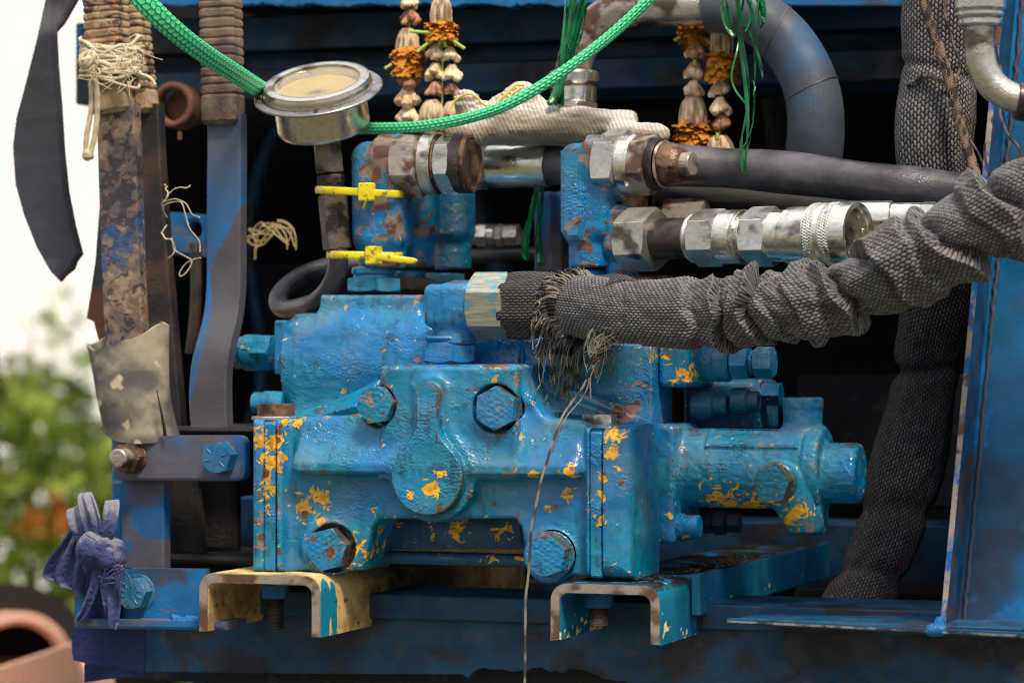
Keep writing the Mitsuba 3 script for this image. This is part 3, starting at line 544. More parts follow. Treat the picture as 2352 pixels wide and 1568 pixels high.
part(T, 'inner_panel', pbox(580, 610, 1000, 900, .66, .68, .003), 'frame_black')
# ------------------------------------------------------------------ the control valve
V = thing('control_valve', 'large blue painted cast hydraulic valve with chipped yellow patches, bolted on two channels', 'valve')
P = lambda pts, b: [loc(u, v, b) for u, v in pts]
def cyl_b(A, Cc, u, v, r, b): a, c = loc(u, v, b); return np.sqrt((A - a) ** 2 + (Cc - c) ** 2) - r * PX
def cover(A, B, Cc):
    A2, C2 = A[:, 0, :], Cc[0]
    A2 = A[:, 0, :] + 0 * C2; C2 = C2 + 0 * A2
    X = lambda d: d[:, None, :]
    out = [(578, 964), (640, 963), (775, 963), (826, 948), (850, 905), (872, 866), (872, 840), (1188, 840), (1194, 872), (1228, 930), (1256, 968), (1345, 979), (1462, 979), (1462, 1328), (1345, 1324), (1215, 1320),
           (1210, 1300), (1194, 1212), (1180, 1192), (868, 1192), (852, 1212), (828, 1310), (640, 1311), (578, 1311)]
    d = ext(X(fpoly(P(out, .012), A2, C2)), B, .0135, .064, .003)
    # upper bulge: top falls forward to a ridge, which drops back to the lower panel
    B3, C3 = B[0], Cc[0]; bb = np.broadcast_to(B3, (B3.shape[0], C3.shape[1])); cc = np.broadcast_to(C3, bb.shape)
    cy = lambda v: loc(1000, v, 0)[1]
    prof = [(.0145, cy(962)), (.0085, cy(1005)), (.003, cy(1045)), (-.0005, cy(1068)), (-.0005, cy(1086)), (.004, cy(1094)), (.03, cy(1096)), (.03, cy(962))]
    a0, a1 = loc(664, 1000, 0)[0], loc(1335, 1000, 0)[0]
    bul = fpoly(prof, bb, cc)[None]; ra = np.abs(A - (a0 + a1) / 2) - (a1 - a0) / 2
    bul = smax(bul, ra, .009)
    d = smin(d, bul, .006)
    # tower in the middle
    tw = ext(X(fpoly(P([(872, 841), (1188, 841), (1190, 1100), (872, 1100)], .004), A2, C2)), B, .0035, .064, .003)
    d = smin(d, tw, .004)
    # hub: a disc with a rounded neck, on a soft skirt
    ca, cc_ = loc(985, 1096, -.004); na, nc = loc(985, 906, -.004); r = 88 * PX
    disc = np.sqrt((A2 - ca) ** 2 + (C2 - cc_) ** 2) - r
    neck = np.maximum(np.abs(A2 - na) - 27 * PX, np.abs(C2 - (nc + cc_) / 2) - (nc - cc_) / 2); neck = np.minimum(neck, np.sqrt((A2 - na) ** 2 + (C2 - nc) ** 2) - 27 * PX)
    key = smin(disc, neck, .012)
    skirt = key - .0045
    d = smin(d, ext(X(skirt), B, .0015, .03, .002), .006)
    # lugs at both ends
    d = smin(d, ext(X(fpoly(P([(577, 965), (644, 964), (646, 1312), (577, 1312)], .003), A2, C2)), B, .0035, .064, .004), .008)
    d = smin(d, ext(X(fpoly(P([(1336, 980), (1450, 980), (1450, 1328), (1336, 1325)], .001), A2, C2)), B, .0015, .064, .009), .004)
    # bosses round the lower bolts
    d = smin(d, ext(X(cyl_b(A2, C2, 1258, 1278, 62, .006)), B, .006, .03, .003), .003)
    d = smin(d, ext(X(cyl_b(A2, C2, 750, 1258, 66, .012)), B, .0115, .03, .003), .004)
    # wedge from the cover's top edge up to the rear body, each side
    for poly, k in (([(600, 962), (690, 946), (780, 912), (872, 868), (876, 975), (600, 975)], .008), ([(1188, 846), (1300, 888), (1420, 935), (1478, 968), (1498, 992), (1190, 996)], .006)):
        q = fpoly(P(poly, .055), A2, C2); slope = (B - .064) * 0.0
        top = X(q) + np.maximum(0, .060 - B) * 0.62
        d = smin(d, np.maximum(top, np.maximum(B - .066, .016 - B)), k)
    rib = [(1192, 852), (1300, 888), (1420, 936), (1480, 976), (1496, 1010)]
    for p, q in zip(P(rib, .05)[:-1], P(rib, .05)[1:]):
        d = smin(d, fcap(A, B, Cc, (p[0], .052, p[1] - .003), (q[0], .052, q[1] - .003), .0042), .004)
    # the disc itself, sharp, on top of the softened rest
    d = np.minimum(d, ext(X(key), B, -.0085, .02, .0008))
    # cut: pockets of the bolts, slots of the standing bolts, the grazed notch by the right pocket
    for u, v, r, b1 in ((860, 931, 52, .020), (1137, 938, 57, .020), (750, 1260, 58, .0225), (1258, 1278, 50, .004)):
        d = smax(d, -ext(X(cyl_b(A2, C2, u, v, r, .003)), B, -.05, b1, .0), .0012)
    for u0, u1, v0, v1 in ((602, 634, 950, 1330), (1352, 1385, 985, 1340)):
        d = smax(d, -ext(X(fpoly(P([(u0, v0), (u1, v0), (u1, v1), (u0, v1)], .003), A2, C2)), B, -.02, .009, .0), .0012)
    return d
lo_, hi_ = loc(560, 1345, 0), loc(1530, 820, 0)
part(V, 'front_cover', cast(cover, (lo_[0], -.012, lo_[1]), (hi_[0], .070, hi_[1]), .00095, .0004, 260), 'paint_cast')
# recessed bar in the arch under the cover
part(V, 'lower_bar', prism([(850, 1190), (1020, 1190), (1024, 1196), (1028, 1192), (1205, 1190), (1212, 1262), (840, 1262)], .053, .068, .004), 'paint_bar_dark')
part(V, 'lower_lip', pbox(836, 1266, 1216, 1304, .048, .068, .003), 'paint_bar_dark')

def rear(A, B, Cc):
    A2 = A[:, 0, :] + 0 * Cc[0]; C2 = Cc[0] + 0 * A2; X = lambda d: d[:, None, :]
    d = ext(X(fpoly(P([(652, 748), (672, 733), (1010, 733), (1010, 990), (652, 990)], .068), A2, C2)), B, .066, .19, .012)
    # spool bore: a horizontal barrel
    a0, a1 = loc(652, 850, .07)[0], loc(1200, 850, .07)[0]; cb = loc(800, 838, .075)[1]
    bar = np.maximum(np.sqrt((B - .098) ** 2 + (Cc - cb) ** 2) - .036, np.abs(A - (a0 + a1) / 2) - (a1 - a0) / 2)
    d = smin(d, bar, .006)
    tp = ext(X(fpoly(P([(736, 677), (966, 677), (966, 790), (736, 790)], .078), A2, C2)), B, .076, .17, .003)
    d = smin(d, tp, .012)
    d = smin(d, ext(X(fpoly(P([(1200, 778), (1512, 790), (1512, 1250), (1200, 1250)], .066), A2, C2)), B, .064, .112, .004), .004)
    d = smin(d, ext(X(fpoly(P([(1280, 690), (1440, 690), (1440, 800), (1280, 800)], .09), A2, C2)), B, .085, .15, .004), .008)
    return d
lo_, hi_ = loc(630, 1270, .064), loc(1540, 660, .12)
part(V, 'rear_body', cast(rear, (lo_[0], .058, lo_[1]), (hi_[0] + .004, .2, hi_[1]), .0013, .0007, 260), 'paint_cast')

def bolt_head(u, v, b_face, depth, R, name, mt='paint_head', roll=0.0, washer=0):
    p = at(u, v, b_face)
    ms = [hexa(R * PX, 0, depth, p + E2 * depth, -E2, roll, both=False)]
    if washer: ms.append(rod(washer * PX, -.002, 0, p + E2 * depth, -E2, .1))
    return part(V, name, join(*ms), mt, 30)
k = bolt_head(859, 930, -.003, .022, 47, 'cover_bolt', roll=8, washer=46); k = bolt_head(1136, 938, -.003, .022, 52, 'cover_bolt', roll=28, washer=50)
bolt_head(748, 1262, .006, .016, 53, 'cover_bolt', roll=14, washer=54); bolt_head(1250, 1277, -.008, .014, 52, 'cover_bolt', roll=20, washer=58)
# standing bolts through the lugs and the channels below
def lug_bolt(u, vtop, vbot, b, Rh, hw, wash, shank, mt, head_h):
    p = at(u, vtop, b)
    k = part(V, 'lug_bolt', join(hexa(Rh * PX, 0, head_h, p, EZ, 30, both=False, ch=.18), rod(shank * PX, -(vbot - vtop) * PX, 0, p, EZ, .05)), 'paint_part')
    part(k, 'head', join(hexa(Rh * PX * 1.004, -.0002, head_h + .0004, p, EZ, 30, both=False, ch=.2)), mt, 30)
    if wash: part(k, 'washer', rod(wash * PX, -.0026, -.0001, p, EZ, .03), 'zinc_worn')
    return k
LB1 = lug_bolt(634, 955, 1312, .024, 45, 45, 59, 17, 'steel_brown', .0078)
LB2 = lug_bolt(1377, 976, 1330, .026, 41, 41, 0, 17, 'zinc_worn', .0070)
for u0, u1, v0, v1, bb in ((604, 633, 968, 1312, .0055), (1353, 1384, 990, 1328, .004)):
    part(V, 'bolt_cover_strip', pbox(u0, v0, u1, v1, bb, .012, .002), 'paint_part')
def thread(p, d, r, t0, t1, pitch=.0018):
    n = int((t1 - t0) / pitch); pr = [(0, t0), (r * .82, t0)]
    for i in range(n): pr += [(r * .82, t0 + (i + .1) * pitch), (r, t0 + (i + .45) * pitch), (r, t0 + (i + .6) * pitch), (r * .82, t0 + (i + .95) * pitch)]
    return lathe(pr + [(r * .7, t1), (0, t1)], p, d, 28)
for u, b, vn0, vn1, R, ve, mt in ((632, .016, 1340, 1374, 33, 1448, 'steel_dark'), (1376, .016, 1362, 1394, 36, 1436, 'steel_rusty')):
    p = at(u, vn0, b)
    part(V, 'clamp_nut', hexa(R * PX, 0, (vn1 - vn0) * PX, p, -EZ, 20), 'paint_dark' if mt == 'x' else 'linkage_dark', 30)
    part(V, 'clamp_stud', thread(p, -EZ, 22 * PX, (vn1 - vn0) * PX * .9, (ve - vn0) * PX), mt, 40, label='bare threaded end of a standing bolt under a channel')
# left: blanking plug and flange of the bore; small relief plug below
p = at(655, 797, .098); q = -E1
part(V, 'plug_flange', pbox(628, 735, 657, 860, .070, .125, .002), 'paint_part')
k = part(V, 'end_plug', join(hexa(50 * PX, tu(p, q, 632), tu(p, q, 590), p + EZ * -.004, q, 0), rod(45 * PX, tu(p, q, 600), tu(p, q, 562), p + EZ * -.004, q, .08), hexa(47 * PX, tu(p, q, 588), tu(p, q, 566), p - EZ * .004, q, 12), hexa(41 * PX, tu(p, q, 564), tu(p, q, 538), p - EZ * .004, q, 20)), 'paint_part', 30)
p = at(655, 925, .07)
part(V, 'relief_plug', join(rod(26 * PX, 0, tu(p, q, 584), p, q, .06), rod(29 * PX, 0, tu(p, q, 606), p - E1 * .000, q, .1)), 'paint_part')

# right: the spool cap with its tower, end boss and drain arm
def cap(A, B, Cc):
    A2 = A[:, 0, :] + 0 * Cc[0]; C2 = Cc[0] + 0 * A2; X = lambda d: d[:, None, :]
    bc = .095
    U = lambda u: loc(u, 1080, bc - .02)[0]
    ax = lambda v: loc(1700, v, bc - .02)[1]
    cz = ax(1078); rad = np.sqrt((B - bc) ** 2 + (Cc - cz) ** 2)
    span = lambda u0, u1: np.abs(A - (U(u0) + U(u1)) / 2) - (U(u1) - U(u0)) / 2
    d = smax(rad - 93 * PX, span(1490, 1872), .003)
    fl = fbox(A, B, Cc, (U(1495), bc - .030, ax(1250)), (U(1560), bc + .03, ax(975)), .004)
    d = smin(d, fl, .005)
    # flat raised pad on the upper front
    n = np.array([-.62, .78]); pad = np.abs((B - bc) * n[0] + (Cc - cz) * n[1] - 88 * PX) - .0022
    tang = np.abs((B - bc) * n[1] - (Cc - cz) * n[0]) - .0095
    d = smin(d, np.maximum(np.maximum(pad, tang), span(1622, 1836)) , .0015)
    g1 = np.maximum(np.maximum(pad - .003, np.abs(tang + .0012) - .0005), span(1630, 1828))
    d = smax(d, -g1, .0008)
    # tower
    ta = U(1826); tr = np.sqrt((A - ta) ** 2 + (B - bc) ** 2)
    d = smin(d, np.maximum(tr - 46 * PX, np.abs(Cc - ax(965)) - 45 * PX), .005)
    d = smin(d, np.maximum(tr - 48.5 * PX, np.abs(Cc - ax(925)) - 12 * PX), .001)
    # end flange disc reaching down, end boss
    fd = np.minimum(rad - 98 * PX, fcap(A * 0, B, Cc, (0, bc, ax(1120)), (0, bc - .004, ax(1185)), 46 * PX))
    d = smin(d, smax(fd, span(1846, 1880), .002), .003)
    d = smin(d, smax(np.sqrt((B - bc) ** 2 + (Cc - ax(1085)) ** 2) - 70 * PX, span(1868, 1962), .0045), .003)
    d = smax(d, -np.maximum(np.sqrt((B - bc) ** 2 + (Cc - ax(1085)) ** 2) - 34 * PX, np.abs(A - U(1964)) - .0016), .0008)
    # drain arm: from the plug seat down to the right and back
    pa, pc = loc(1778, 1112, .050); qa, qc = loc(1848, 1208, .062)
    d = smin(d, fcap(A, B, Cc, (pa, .066, pc), (pa, .058, pc), 48 * PX), .003)
    d = smin(d, np.maximum(fcap(A, B, Cc, (pa + .001, .060, pc), (qa - .002, .075, qc), 44 * PX, 40 * PX), -(Cc - (qc - 16 * PX))), .003)
    d = smax(d, -(B - .053) , .001)
    return d
lo_, hi_ = loc(1478, 1270, .075), loc(1985, 900, .075)
part(V, 'spool_cap', cast(cap, (lo_[0], .05, lo_[1]), (hi_[0] + .002, .135, hi_[1]), .001, .0008, 300), 'paint_cast')
pd = unit(-E2 * .96 - E1 * .12 - EZ * .1); p = at(1783, 1108, .053)
part(V, 'drain_plug', join(hexa(46 * PX, 0, .011, p, pd, 10, both=False), rod(48 * PX, -.004, .001, p, pd, .1)), 'paint_head', 30)
p = at(1560, 1208, .075)
part(V, 'relief_plug', join(rod(27 * PX, -.004, tu(p, E1, 1608), p, E1, .12), rod(30 * PX, -.004, .004, p, E1, .1)), 'paint_part')
# cluster of blocks, plugs and screws behind the spool cap
part(V, 'port_block', pbox(1510, 780, 1582, 890, .075, .16, .004), 'paint_part')
part(V, 'port_block', pbox(1582, 770, 1600, 872, .09, .15, .003), 'paint_part')
p = at(1585, 832, .112)
k = part(V, 'side_plug', join(rod(46 * PX, 0, tu(p, E1, 1680), p, E1, .1), hexa(42 * PX, tu(p, E1, 1682), tu(p, E1, 1722), p, E1, 10), rod(30 * PX, tu(p, E1, 1722), tu(p, E1, 1735), p, E1), hexa(38 * PX, tu(p, E1, 1735), tu(p, E1, 1778), p, E1, 22)), 'paint_part', 30)
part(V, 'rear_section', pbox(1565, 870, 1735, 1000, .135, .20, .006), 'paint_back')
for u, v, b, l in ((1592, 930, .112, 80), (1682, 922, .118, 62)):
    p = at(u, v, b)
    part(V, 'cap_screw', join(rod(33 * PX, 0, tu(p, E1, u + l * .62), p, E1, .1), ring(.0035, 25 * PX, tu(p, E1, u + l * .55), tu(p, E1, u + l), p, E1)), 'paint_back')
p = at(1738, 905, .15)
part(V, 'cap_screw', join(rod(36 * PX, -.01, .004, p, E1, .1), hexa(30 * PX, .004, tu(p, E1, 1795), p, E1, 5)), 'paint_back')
part(V, 'rear_section', pbox(1100, 770, 1205, 850, .080, .14, .012), 'paint_part')
# pipe stub and fittings far below the cap
for u0, u1, R in ((1610, 1640, 26), (1642, 1668, 30), (1672, 1700, 24)):
    p = at(u0, 1200, .13); part(V, 'lower_fitting', hexa(R * PX, 0, tu(p, E1, u1), p, E1, 9), 'paint_dark', 30)

# ------------------------------------------------------------------ mounting channels
def channel(u0, u1, vt, vb, b0, L, mtin, label, t=24, Rr=40):
    k = thing('mounting_channel', label, 'channel', None)
    a0, ct = loc(u0, vt, b0); a1, _ = loc(u1, vt, b0); cb = loc(u0, vb, b0)[1]; t = t * PX; R = Rr * PX
    def arc(cx, cy, r, s, e, n=8): return [(cx + r * math.cos(x), cy + r * math.sin(x)) for x in np.linspace(s, e, n)]
    outer = [(a0, cb)] + arc(a0 + R, ct - R, R, math.pi, math.pi / 2) + arc(a1 - R, ct - R, R, math.pi / 2, 0) + [(a1, cb - .001)]
    r2 = R - t * .8; inner = [(a1 - t, cb - .0006)] + arc(a1 - t - r2, ct - t - r2, r2, 0, math.pi / 2) + arc(a0 + t + r2, ct - t - r2, r2, math.pi / 2, math.pi) + [(a0 + t, cb + .0006)]
    def ex(poly, b0, b1, off=0):
        cs = m3.CrossSection([poly], m3.FillRule.EvenOdd); cs = cs.offset(off, m3.JoinType.Miter) if off else cs
        v, f = vf(m3.Manifold.extrude(cs, b1 - b0)); return toW(np.stack([v[:, 0], b0 + v[:, 2], v[:, 1]], 1)), f[:, ::-1]
    poly = outer + inner
    part(k, 'section', ex(poly, b0 + .0012, b0 + L), mtin, 30)
    part(k, 'cut_end', join(ex(poly, b0, b0 + .0012, -.0006)), 'plate_edge', 30)
    return k
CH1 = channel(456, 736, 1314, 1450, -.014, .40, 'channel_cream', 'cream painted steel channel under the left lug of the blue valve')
CH2 = channel(1263, 1516, 1337, 1470, -.012, .40, 'channel_teal', 'teal painted steel channel under the right lug of the blue valve')
# plate standing along the right channel further back
part(CH2, 'doubler_plate', (lambda a0, c0, c1: rbox((a0, .052, c1), (a0 + .006, .40, c0), .001))(loc(1521, 1337, -.012)[0], loc(1520, 1334, -.012)[1], loc(1520, 1432, -.012)[1]), 'channel_teal')
g = np.random.default_rng(8)
a0, c0 = loc(1470, 1337, -.012)
gr = [worldcast(lambda X, Y, Z: np.sqrt((X) ** 2 + Y ** 2 + (Z * 1.6) ** 2) - .0016, (-.003,) * 3, (.003,) * 3, .0009)]
chips = []
for i in range(260):
    v, f = gr[0]; s = g.uniform(.3, 1.1); R = trimesh.transformations.random_rotation_matrix(g.random(3))[:3, :3]
    q = M(*np.array([a0 + g.uniform(-.012, .008), g.uniform(0.0, .26), c0 + .0004])); chips.append((v * s @ R + q, f))
part(CH2, 'dirt', join(*chips), 'grime_black', True, kind='stuff')
# ------------------------------------------------------------------ fittings on the valve
def sc(p): return (D + p[1]) / F
def stack(k, p, d, items):
    "turned and hexagonal pieces along an axis; each: (name, material, kind, radius in units, u0, u1, extra)"
    out = []
    for nm, mt, kind, R, u0, u1, x in items:
        t0, t1 = tu(p, d, u0), tu(p, d, u1); r = R * sc(p)
        if kind == 'hex': m = hexa(r, t0, t1, p, d, x)
        elif kind == 'rod': m = rod(r, t0, t1, p, d, x)
        elif kind == 'ring': m = ring(x * sc(p), r, t0, t1, p, d)
        out.append(part(k, nm, m, mt, 30))
    return out
def elbow(A, B, Cc, u0, u1, v0, v1, b0, b1, vn, rn, vb, out_r=0, vo=0, uo=0, r=.010):
    "forged elbow: square body with a rounded back, round neck below, round outlet to the right"
    bm = (b0 + b1) / 2; a0, ct = loc(u0, v0, b0); a1, cb = loc(u1, v1, b0)
    d = fbox(A, B, Cc, (a0, b0, cb), (a1, b1, ct), r)
    am = (a0 + a1) / 2; an = loc(0, vb, b0)[1]
    neck = np.maximum(np.sqrt((A - am) ** 2 + (B - bm) ** 2) - rn * PX, np.abs(Cc - (an + cb + .01) / 2) - (cb + .01 - an) / 2)
    d = smin(d, neck, .004)
    if out_r:
        co = loc(0, vo, b0)[1]; ao = loc(uo, vo, bm)[0]
        d = smin(d, np.maximum(np.sqrt((B - bm) ** 2 + (Cc - co) ** 2) - out_r * PX, np.abs(A - (am + ao) / 2) - (ao - am) / 2), .006)
    return d
def elbow_mesh(u0, u1, v0, v1, b0, b1, rn, vb, h=.0011, **kw):
    lo, hi = loc(u0 - 20, vb + 12, b0), loc(u1 + 60, v0 - 14, b1)
    return cast(lambda A, B, Cc: elbow(A, B, Cc, u0, u1, v0, v1, b0, b1, 0, rn, vb, **kw), (lo[0], b0 - .006, lo[1]), (hi[0], b1 + .008, hi[1]), h, .0005, 260)

# tall elbow at the left, capped at its outlet
k = thing('elbow_fitting', 'tall blue elbow with yellow cable ties and a rusty capped outlet', 'pipe fitting')
part(k, 'body', elbow_mesh(797, 916, 324, 580, .082, .116, 58, 622, out_r=60, vo=378, uo=925, r=.011), 'paint_old')
p = at(858, 616, .099)
part(k, 'collar', lathe([(0, -.001), (50 * PX, -.001), (54 * PX, .001), (54 * PX, .0035), (50 * PX, .005), (52 * PX, .007), (52 * PX, .009), (0, .009)], p, -EZ, 40), 'paint_part')
part(k, 'base_nut', hexa(74 * PX, .007, .0165, p, -EZ, 6), 'paint_part', 30)
p = at(905, 378, .099)
stack(k, p, E1, [('union_nut', 'steel_rusty', 'hex', 80, 917, 978, 22), ('collar_ring', 'zinc_worn', 'rod', 72, 978, 1008, .06), ('collar_ring', 'steel_brown', 'rod', 68, 1008, 1013, .05), ('cap_nut', 'zinc_worn', 'hex', 68, 1013, 1050, 24),
                 ('cap_ring', 'steel_dark', 'rod', 69, 1050, 1076, .05), ('cap_ring', 'steel_brown', 'ring', 69, 1075, 1086, 56), ('cap_disc', 'steel_brown', 'rod', 57, 1070, 1083, .05)])
# two more elbows in the row behind it
k = thing('elbow_fitting', 'second blue elbow in the row, behind the cable ties, with a rust brown base nut', 'pipe fitting')
part(k, 'body', elbow_mesh(884, 984, 390, 560, .135, .165, 50, 622, r=.010, h=.0014), 'paint_old')
p = at(936, 622, .15); part(k, 'collar', rod(46 * PX, 0, .006, p, -EZ, .1), 'paint_part'); part(k, 'base_nut', hexa(64 * PX, .005, .014, p, -EZ, 10), 'steel_brown', 30)
k = thing('elbow_fitting', 'dark elbow hindmost in the row of elbows at the left', 'pipe fitting')
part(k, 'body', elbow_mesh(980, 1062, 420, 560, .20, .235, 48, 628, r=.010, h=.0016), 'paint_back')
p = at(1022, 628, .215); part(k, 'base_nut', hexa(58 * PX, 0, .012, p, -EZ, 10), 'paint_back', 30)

# tall elbow in the middle, with a welded cap
k = thing('elbow_fitting', 'tall flaking blue elbow with a zinc nut and a welded brown cap at its outlet', 'pipe fitting')
part(k, 'body', elbow_mesh(1281, 1402, 328, 555, .085, .120, 56, 625, out_r=60, vo=380, uo=1400, r=.009), 'paint_old')
part(k, 'rib', prism([(1284, 345), (1340, 338), (1340, 552), (1300, 552), (1284, 530)], .081, .10, .0035), 'paint_part')
p = at(1345, 620, .1025); part(k, 'collar', rod(52 * PX, 0, .008, p, -EZ, .1), 'paint_part'); part(k, 'base_nut', hexa(62 * PX, .007, .02, p, -EZ, 10), 'paint_part', 30)
p = at(1388, 380, .1025); d = E(13, -1)
stack(k, p, d, [('union_nut', 'zinc_worn', 'hex', 84, 1392, 1443, 24), ('collar_ring', 'zinc', 'rod', 73, 1440, 1470, .08), ('cap_nut', 'steel_rusty', 'hex', 73, 1468, 1506, 18), ('cap_ring', 'steel_dark', 'rod', 60, 1504, 1523, .06), ('cap_ring', 'steel_rusty', 'rod', 57, 1522, 1530, .1)])
p2 = p + d * tu(p, d, 1528)
m = lathe([(0, 0), (52 * PX, 0), (53 * PX, .002), (50 * PX, .004), (51 * PX, .0055), (47 * PX, .007), (48 * PX, .0085), (43 * PX, .010), (44 * PX, .0115), (36 * PX, .0135), (30 * PX, .0145), (0, .0145)], p2, d, 60)
part(k, 'weld', (m[0] + (meshkit.fbm(m[0] * 300, 2)[:, None] - .5) * .002, m[1]), 'steel_brown', True)
part(k, 'stub', rod(28 * PX, .012, .0215, p2 + d * 0 - EZ * .0, d, .06), 'steel_rusty')

# front elbow on the cover, feeding the sleeved hose
k = thing('elbow_fitting', 'short squat blue elbow standing on top of the valve cover, joined to the sleeved hose', 'pipe fitting')
part(k, 'body', elbow_mesh(969, 1080, 652, 752, .024, .056, 50, 790, out_r=58, vo=706, uo=1088, r=.0055), 'paint_cast')
p = at(1030, 772, .04)
part(k, 'collar', lathe([(0, 0), (54 * PX, 0), (57 * PX, .0012), (54 * PX, .0028), (49 * PX, .0036), (53 * PX, .0046), (53 * PX, .0066), (0, .0066)], p, -EZ, 44), 'paint_part')
part(k, 'base_nut', hexa(68 * PX, .0062, .0175, p, -EZ, 4, both=False), 'paint_part', 30)

# ------------------------------------------------------------------ quick coupler row
k = thing('elbow_fitting', 'small blue and brown elbow carrying the bright quick coupler', 'pipe fitting')
part(k, 'body', elbow_mesh(1372, 1452, 470, 590, .088, .120, 40, 650, r=.008, h=.0014), 'paint_old')
p = at(1450, 448, .11); part(k, 'base_nut', join(rod(40 * PX, 0, .018, p, -EZ, .1), hexa(50 * PX, .01, .018, p, -EZ, 0)), 'steel_brown', 30)
p = at(1490, 640, .10); part(k, 'lower_ring', join(rod(60 * PX, -.004, .002, p, EZ, .1)), 'steel_brown')
p = at(1424, 551, .085); d = E(16, .0)
k = thing('quick_coupler', 'bright zinc quick coupler with an open knurled socket and a dark pipe stub', 'coupler')
stack(k, p, d, [('hex_nut', 'zinc_worn', 'hex', 74, 1440, 1512, 30), ('pipe_stub', 'steel_dark', 'rod', 47, 1508, 1592, .03), ('pipe_ring', 'zinc_worn', 'rod', 56, 1584, 1606, .2), ('hex_nut', 'zinc_worn', 'hex', 66, 1604, 1666, 26),
                ('body_ring', 'zinc', 'rod', 61, 1664, 1704, .05), ('body_ring', 'zinc_worn', 'ring', 62, 1702, 1712, 40), ('adapter', 'zinc', 'rod', 50, 1700, 1726, .05), ('hex_nut', 'zinc', 'hex', 68, 1724, 1784, 28),
                ('barrel', 'zinc', 'rod', 59, 1780, 1815, .05), ('barrel', 'zinc', 'rod', 64, 1814, 1878, .06)])
s = sc(p)
t0, t1, t2 = tu(p, d, 1876), tu(p, d, 1938), tu(p, d, 1972)
# knurled sleeve: diamond knurling is real relief
nz, na = 46, 200
tt = np.linspace(t0 + .001, t1, nz); aa = np.linspace(0, 2 * np.pi, na, endpoint=False); TT, AA = np.meshgrid(tt, aa, indexing='ij')
kn = np.abs(np.sin(AA * 34 + TT * 900)) * np.abs(np.sin(AA * 34 - TT * 900)); groove = np.exp(-((TT - (t0 + t1) / 2) / .0012) ** 2)
RR = (70 * s) + .0007 * kn * (1 - groove) - .0012 * groove
R3 = frame(d); vv = np.stack([RR * np.cos(AA), RR * np.sin(AA), TT], -1).reshape(-1, 3) @ R3 + p
i, j = np.meshgrid(np.arange(nz - 1), np.arange(na), indexing='ij'); f4 = np.stack([i * na + j, i * na + (j + 1) % na, (i + 1) * na + (j + 1) % na, (i + 1) * na + j], -1).reshape(-1, 4)
part(k, 'knurled_sleeve', join((vv, f4), ring(60 * s, 70.5 * s, t0 - .0015, t0 + .0012, p, d)), 'zinc', 40)
sock = lathe([(60 * s, t1 - .001), (71 * s, t1 - .001), (71 * s, t2 - .001), (69.5 * s, t2), (60 * s, t2), (58 * s, t2 - .0015), (55 * s, t2 - .003), (55 * s, t1 - .006), (50 * s, t1 - .008), (50 * s, t0), (60 * s, t0), (60 * s, t1 - .001)], p, d, 60)
kk = part(k, 'socket', sock, 'zinc', 40)
part(kk, 'bore', join(ring(30 * s, 50 * s, t1 - .012, t1 - .010, p, d), rod(30 * s, t0 - .02, t0 - .01, p, d), ring(30 * s, 33 * s, t0 - .01, t1 - .01, p, d)), 'steel_dark')
fr = frame(d)
for q in range(10):
    a = q * 2 * math.pi / 10 + .2; c = p + d * (t2 - .006) + (fr[0] * math.cos(a) + fr[1] * math.sin(a)) * 53.5 * s
    m = trimesh.creation.icosphere(2, .0016); part(kk, 'locking_ball', (np.array(m.vertices) + c, m.faces), 'zinc', True)
# hose end and coupler lying behind
k = thing('hose_coupler', 'bright zinc coupler half hidden behind the open socket and the sleeved hose', 'coupler')
p = at(2000, 503, .10); stack(k, p, E(-2), [('barrel', 'zinc', 'rod', 42, 1950, 2050, .05), ('barrel', 'zinc', 'rod', 37, 2050, 2120, .05), ('hex_nut', 'zinc', 'hex', 40, 2118, 2150, 12), ('barrel', 'zinc', 'rod', 36, 2150, 2215, .05)])
k = thing('hose_fitting', 'small zinc hose end with stepped hexes deep in the bay between the tall elbows', 'pipe fitting')
p = at(1080, 541, .30); stack(k, p, E1, [('barrel', 'zinc_worn', 'rod', 22, 1040, 1098, .1), ('hex_nut', 'zinc_worn', 'hex', 28, 1098, 1122, 8), ('barrel', 'zinc', 'rod', 24, 1122, 1140, .1), ('hex_nut', 'zinc_worn', 'hex', 26, 1142, 1158, 20), ('hex_nut', 'zinc_worn', 'hex', 25, 1160, 1192, 14)])
part(k, 'hose', tube(spline([at(1000, 592, .33), at(1100, 588, .33), at(1200, 584, .33), at(1420, 600, .33)], 40), 20 * PX, 16)[:2], 'rubber', 60)
# silver crimped hose end behind the first elbow's cap
k = thing('hydraulic_hose', 'bright crimped silver hose end and dark stub below the work glove', 'hose')
p = at(1125, 381, .15); stack(k, p, E1, [('hex_nut', 'zinc_worn', 'hex', 56, 1090, 1128, 20), ('ferrule', 'zinc', 'rod', 51, 1128, 1262, .03), ('stub', 'rubber', 'rod', 47, 1262, 1330, .03)])

